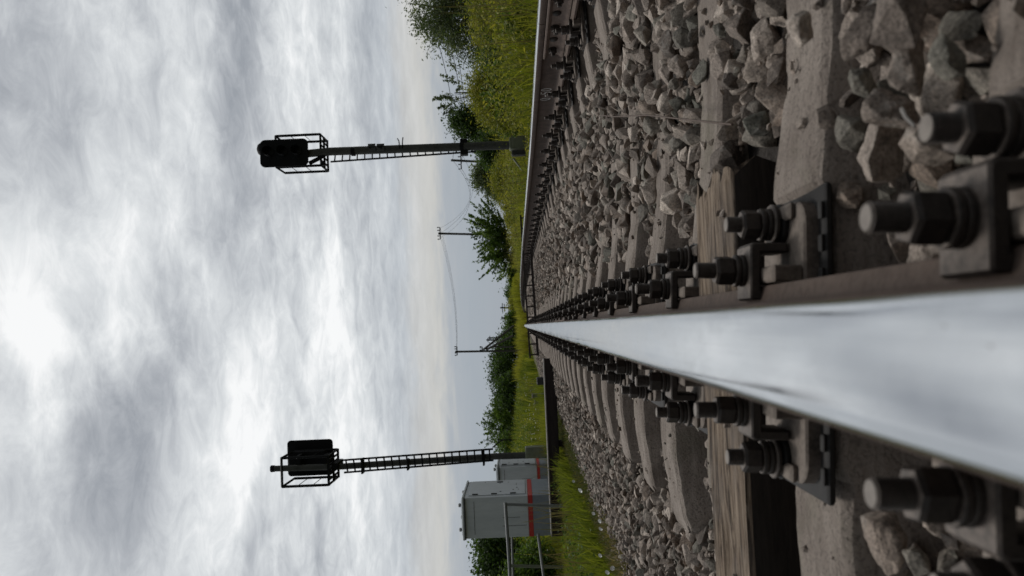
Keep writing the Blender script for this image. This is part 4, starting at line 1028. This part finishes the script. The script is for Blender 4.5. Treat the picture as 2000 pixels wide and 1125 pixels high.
def grass(name, lab, n, xr, yr, hr, wr, mt, seed, pw=1.6, tone=(.3, .9), zfn=None, hmod=None, lean=.35):
    r_ = np.random.default_rng(seed); t = r_.random(n)**pw
    Y = yr[0]+(yr[1]-yr[0])*t; X = r_.uniform(0, 1, n); X = xr[0]+(xr[1]-xr[0])*X
    Z = (zfn or ground_z)(X, Y)-.02
    nz = vnoise(np.stack([X, Y, 0*X], 1), seed, .9); nz2 = vnoise(np.stack([X, Y, 0*X], 1), seed+1, .25)
    keep = nz > .18; X, Y, Z, nz, nz2 = X[keep], Y[keep], Z[keep], nz[keep], nz2[keep]; m = len(X)
    H = r_.uniform(*hr, m)*(.55+.9*nz)
    if hmod is not None: H = H*hmod(X, Y)
    W = r_.uniform(*wr, m)*(1+Y/30.); T = np.clip(tone[0]+(tone[1]-tone[0])*(.55*nz2+.45*r_.random(m)), 0, 1)
    V, Fc, TT = blades(X, Y, Z, H, W, T, r_, lean)
    tag(link(name, np_mesh(name, V, Fc, MAT[mt], {'tone': TT})), lab, 'grass', kind='stuff')
grass('grass', 'tall yellow-green grass along the verge beyond the grass-side rail', 70000, (2.5, 8), (4, 45), (.18, .62), (.005, .011), 'grass', 60, 1.7, (-.15, 1.15), None, open_view, .6)
grass('grass', 'far yellow-green meadow grass right of the track', 60000, (5, 40), (18, 140), (.5, 1.05), (.006, .012), 'grass', 61, 1.4, (.35, 1.0))
grass('grass', 'green grass on the bank left of the ballast', 60000, (-6.5, -1.75), (3.5, 24), (.18, .46), (.004, .007), 'grass', 62, 1.5, (.0, .8), None, lambda X, Y: np.where(Y < 11.6, .62, 1.0))
grass('grass', 'tall meadow grass in the field left of the track', 90000, (-34, -3.4), (15, 110), (.4, 1.25), (.007, .015), 'grass', 63, 1.3, (-.35, .95), None, None, .5)
grass('grass', 'grass and scrub where the track drops out of sight', 22000, (-7, 9), (95, 150), (.9, 1.9), (.012, .02), 'grass', 64, 1.0, (.4, .95))
bedz = lambda X, Y: np.maximum(lerp_tab(X, BED), ground_z(X, Y))
grass('grass', 'ragged grass spilling over the toe of the ballast on the left', 40000, (-3.8, -1.85), (3.6, 13), (.10, .30), (.004, .009), 'grass', 66, 1.2, (-.1, 1.0), bedz, None, .7)
grass('weeds', 'dead straw-coloured stems standing in the verge grass on the right', 7000, (2.7, 7), (4.5, 40), (.4, 1.0), (.003, .006), 'weeds', 67, 1.6, (.2, 1.0), None, open_view, .25)
grass('weeds', 'dry brownish weeds growing along the toe of the ballast', 16000, (-2.35, -1.35), (3.8, 14), (.04, .14), (.004, .010), 'weeds', 65, 1.2, (-.4, 1.3), bedz, lambda X, Y: np.clip((-1.1-X)/.5, .3, 1.2), .8)
def herbs(name, lab, n, xr, yr, hr, size, m, seed, pw=1.4):
    """loose leafy herbs: little columns of leaves among the grass"""
    r_ = np.random.default_rng(seed); k = n//26; t = r_.random(k)**pw; y = yr[0]+(yr[1]-yr[0])*t; x = r_.uniform(*xr, k)
    nz = vnoise(np.stack([x, y, 0*x], 1), seed, .5); kp = nz > .33; x, y = x[kp], y[kp]; k = len(x); h = r_.uniform(*hr, k)*open_view(x, y); tn = r_.random(k)
    z = ground_z(x, y); q = r_.random((k, 26)); sp = .06+.10*(1-q)
    C = np.stack([x[:, None]+r_.normal(size=(k, 26))*sp, y[:, None]+r_.normal(size=(k, 26))*sp, z[:, None]+q*h[:, None]], 2).reshape(-1, 3)
    V, Fc = leaves(C, size, r_); T = np.clip(np.repeat(tn, 26)+r_.normal(size=k*26)*.15, 0, 1)
    tag(link(name, np_mesh(name, V, Fc, MAT[m], {'tone': np.repeat(T, 4)})), lab, 'undergrowth', kind='stuff')
herbs('undergrowth', 'leafy herbs and low shoots on the verge beyond the grass-side rail', 130000, (2.7, 6), (4.5, 34), (.35, .95), .055, 'leaf_yellow', 81, 1.7)
herbs('undergrowth', 'darker green leafy weeds on the verge beyond the grass-side rail', 60000, (2.75, 7), (4.5, 40), (.25, .7), .05, 'leaf_mid', 85, 1.6)
herbs('undergrowth', 'leafy green herbs on the bank left of the ballast', 50000, (-6, -2.0), (5, 30), (.2, .5), .05, 'leaf_mid', 82)
herbs('undergrowth', 'low weeds along the toe of the ballast', 14000, (-2.3, -1.4), (4.2, 13), (.04, .15), .034, 'weeds', 84)
herbs('undergrowth', 'small green leafy weeds among the stones at the ballast edge', 15000, (-2.4, -1.5), (4.2, 13), (.05, .17), .034, 'leaf_yellow', 86)
herbs('undergrowth', 'yellow-green tall herbs in the left meadow', 90000, (-26, -4), (18, 75), (.5, 1.4), .10, 'leaf_yellow', 83, 1.2)
herbs('undergrowth', 'dark green tall herbs in the left meadow', 110000, (-26, -4), (17, 80), (.4, 1.5), .11, 'leaf_mid', 88, 1.2)
herbs('undergrowth', 'dark leafy weeds standing in the left bank grass', 26000, (-5.5, -2.1), (5, 16), (.2, .5), .045, 'leaf_dark', 87)
grass('weeds', 'dead straw-coloured stems in the left bank grass', 5000, (-6, -2.0), (4.5, 30), (.3, .75), (.003, .006), 'weeds', 68, 1.5, (.2, 1.0), None, None, .3)
# flowers: individuals near, one mass far
def flower(p, s, r_, mb, up):
    for k in range(5):
        a = 2*math.pi*k/5+r_.random(); d = Vector((math.cos(a), math.sin(a), r_.uniform(.1, .5))); e = d.cross(up).normalized()
        mb.add([p, p+d*s*.6+e*s*.4, p+d*s, p+d*s*.6-e*s*.4], [(0, 1, 2, 3)])
r_ = np.random.default_rng(70); mb = MB()
for _ in range(1300):
    y = 16+r_.random()**1.3*34; x = r_.uniform(-15, -3.0); g = float(ground_z(np.array([x]), np.array([y]))[0])
    flower(Vector((x, y, g+r_.uniform(.35, .95))), r_.uniform(.03, .065), r_, mb, Vector((.2, .1, 1)))
tag(mb.build('meadow_flowers', MAT['petal']), 'scatter of tiny white flowers in the left meadow', 'flowers', kind='stuff')
FL = [((565, 1133), 9), ((652, 1183-12), 7), ((430, 1172), 6), ((365, 1160), 6), ((352, 1163), 6), ((338, 1166), 7), ((250, 1170), 8), ((218, 1182), 7), ((210, 1193), 8), ((185, 1152), 6), ((160, 1180), 7), ((450, 1150), 5)]
SIDE = [(1125-958+0, 1133, 9), (1125-912, 1152, 7), (1125-880, 1160-12, 6), (1125-985, 1167, 7), (1125-1003, 1159, 6), (1125-1018, 1171, 7), (1125-1033, 1173, 7), (1125-1085, 1172, 7), (1125-1110, 1196, 8), (1125-1118, 1186, 8), (1125-940, 1120, 5)]
for i, (u, v, px) in enumerate(SIDE):
    z = -.38; p = PZ(u, v, z)
    if p.y > 9.5: p = P(u, v, 9.0)
    s = px*.5*p.y/F*1.15; root = tag(empty('white_flower', p-Vector((0, 0, .10))), 'small white flower among the weeds at the toe of the ballast', 'flower', 'white flowers at the ballast edge')
    mb = MB(); n = 14; rr = [(s, .0), (s*.55, -s*.4), (.12*s, -s*.8)]; vs = [(a*math.cos(2*math.pi*k/n)*(1+.08*math.sin(k*2.9)), a*math.sin(2*math.pi*k/n), b) for a, b in rr for k in range(n)]
    fs = [(q*n+k, q*n+(k+1) % n, q*n+n+(k+1) % n, q*n+n+k) for q in range(2) for k in range(n)]+[tuple(range(2*n, 3*n))]
    q = Matrix.Rotation(R(random.uniform(35, 75)), 3, 'X')@Matrix.Rotation(R(random.uniform(-30, 30)), 3, 'Y'); mb.add([q@Vector(v_)+Vector((0, 0, .10)) for v_ in vs], fs); mb.build('petals', MAT['petal'], root, 60)
    mb = MB(); mb.tube([(0, .01, -.02), (.004, .008, .05), (0, .0, .10-s*.5)], .0022, 5, .0016); mb.build('stem', MAT['weeds'], root, 60)

# ------------------------------------------------------------------ sky, sun, view
# large cloud masses by compass bearing and elevation (given by where they stand in the photo): width, height, lighter or darker
CLOUD_MASSES = [(980, 470, 260, 55, -.085), (680, 445, 200, 50, -.08), (470, 350, 170, 60, -.085), (300, 270, 200, 70, -.07), (110, 160, 220, 170, -.085), (900, 170, 240, 130, -.035),
                (560, 90, 190, 130, .13), (640, 270, 260, 70, .06), (420, 130, 90, 70, .05), (300, 440, 260, 60, .06), (560, 500, 120, 30, .03), (850, 580, 320, 60, .02), (200, 620, 300, 60, .02), (560, 720, 500, 40, -.03)]
w = bpy.data.worlds.new('World'); S.world = w; w.use_nodes = True; nt = w.node_tree; nt.nodes.clear()
out = N(nt, 'ShaderNodeOutputWorld'); SUN_EL, SUN_AZ = R(60), R(-12)
sky = N(nt, 'ShaderNodeTexSky', sky_type='NISHITA'); sky.sun_disc = False; sky.sun_elevation = SUN_EL; sky.sun_rotation = SUN_AZ
bg1 = N(nt, 'ShaderNodeBackground'); bg1.inputs['Strength'].default_value = .08; L(nt, sky.outputs[0], bg1.inputs['Color'])
tc = N(nt, 'ShaderNodeTexCoord').outputs['Generated']; sx = N(nt, 'ShaderNodeSeparateXYZ'); L(nt, tc, sx.inputs[0]); X, Y, Z = sx.outputs
zc = math_(nt, 'MAXIMUM', Z, 0.0); den = math_(nt, 'ADD', zc, .10)
px = math_(nt, 'DIVIDE', X, den); py = math_(nt, 'DIVIDE', Y, den)
cb = N(nt, 'ShaderNodeCombineXYZ'); L(nt, px, cb.inputs[0]); L(nt, py, cb.inputs[1])
pv = cb.outputs[0]
big = noise(nt, mapping(nt, pv, (.8, 1.0, 1), (3.7, 1.2, 0)), 1.0, 5, .5, .25)
med = noise(nt, mapping(nt, pv, (2.3, 2.6, 1), (1.3, 7.7, 2)), 1.0, 9, .58, .35)
fin = noise(nt, mapping(nt, pv, (7.5, 9, 1), (5.3, 2.7, 4)), 1.0, 10, .66, .6)
d = math_(nt, 'ADD', math_(nt, 'MULTIPLY', big, .40), math_(nt, 'ADD', math_(nt, 'MULTIPLY', med, .34), math_(nt, 'MULTIPLY', fin, .30)))
# glow of the hidden sun behind the clouds
sd = (math.sin(R(2))*math.cos(R(25)), math.cos(R(2))*math.cos(R(25)), math.sin(R(25)))
vd = N(nt, 'ShaderNodeVectorMath', operation='DOT_PRODUCT'); L(nt, tc, vd.inputs[0]); vd.inputs[1].default_value = sd
mr = N(nt, 'ShaderNodeMapRange'); mr.inputs['From Min'].default_value = .86; mr.inputs['From Max'].default_value = 1.0; mr.interpolation_type = 'SMOOTHSTEP'; L(nt, vd.outputs['Value'], mr.inputs['Value'])
ya = math_(nt, 'MAXIMUM', Y, .08)
wx_ = math_(nt, 'MULTIPLY', math_(nt, 'SUBTRACT', med, .5), .30); wz_ = math_(nt, 'MULTIPLY', math_(nt, 'SUBTRACT', big, .5), .22)
A_ = math_(nt, 'ADD', math_(nt, 'DIVIDE', X, ya), wx_); B_ = math_(nt, 'ADD', math_(nt, 'DIVIDE', Z, ya), wz_)
dd = math_(nt, 'ADD', math_(nt, 'MULTIPLY_ADD', mr.outputs[0], .02, d), -.004)
for (u_, v_, su, sv, amp) in CLOUD_MASSES:
    dv_ = P(u_, v_, 1.0)-Vector(CAM); ga = math_(nt, 'DIVIDE', math_(nt, 'SUBTRACT', A_, dv_.x), su/F); gb = math_(nt, 'DIVIDE', math_(nt, 'SUBTRACT', B_, dv_.z), sv/F)
    g_ = math_(nt, 'EXPONENT', math_(nt, 'MULTIPLY', math_(nt, 'ADD', math_(nt, 'MULTIPLY', ga, ga), math_(nt, 'MULTIPLY', gb, gb)), -1.0))
    dd = math_(nt, 'MULTIPLY_ADD', g_, amp*1.35, dd)
cl = ramp(nt, dd, [(.35, (.33, .35, .378)), (.43, (.455, .475, .50)), (.50, (.60, .622, .64)), (.57, (.76, .782, .79)), (.65, (.985, .99, .985))])
# towards the horizon: blue-grey with a cream band
elev = math_(nt, 'ADD', Z, math_(nt, 'MULTIPLY', math_(nt, 'SUBTRACT', med, .5), .05))
hz = ramp(nt, elev, [(0.0, (.345, .385, .44)), (.06, (.36, .40, .45)), (.085, (.40, .43, .47)), (.108, (.57, .56, .53)), (.13, (.55, .545, .53)), (.15, (.42, .455, .50)), (.2, (.52, .55, .58))])
hm = N(nt, 'ShaderNodeMapRange'); hm.inputs['From Min'].default_value = .07; hm.inputs['From Max'].default_value = .24; hm.interpolation_type = 'SMOOTHSTEP'; L(nt, Z, hm.inputs['Value'])
col = mixc(nt, hm.outputs[0], hz, cl)
# sky dimming added behind the viewer to deepen shade on facing sides
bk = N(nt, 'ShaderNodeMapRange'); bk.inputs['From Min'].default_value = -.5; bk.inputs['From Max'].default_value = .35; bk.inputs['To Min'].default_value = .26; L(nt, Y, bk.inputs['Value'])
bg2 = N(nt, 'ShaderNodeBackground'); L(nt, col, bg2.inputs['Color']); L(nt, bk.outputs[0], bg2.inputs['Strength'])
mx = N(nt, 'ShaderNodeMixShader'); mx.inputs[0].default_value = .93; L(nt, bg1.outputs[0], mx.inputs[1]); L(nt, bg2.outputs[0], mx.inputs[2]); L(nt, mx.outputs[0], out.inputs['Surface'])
ld = bpy.data.lights.new('sun', 'SUN'); ld.energy = 1.5; ld.angle = R(14); ld.color = (1, .965, .92); lo = bpy.data.objects.new('sun', ld); COL.objects.link(lo)
dirv = Vector((math.sin(SUN_AZ)*math.cos(SUN_EL), math.cos(SUN_AZ)*math.cos(SUN_EL), math.sin(SUN_EL))); lo.rotation_euler = dirv.to_track_quat('Z', 'Y').to_euler()
vs = S.view_settings; S.display_settings.display_device = 'sRGB'; vs.view_transform = 'Standard'; vs.look = 'None'; vs.exposure = 0.0; vs.gamma = 1.0
S.cycles.max_bounces = 6; S.cycles.transparent_max_bounces = 4; S.cycles.use_denoising = True
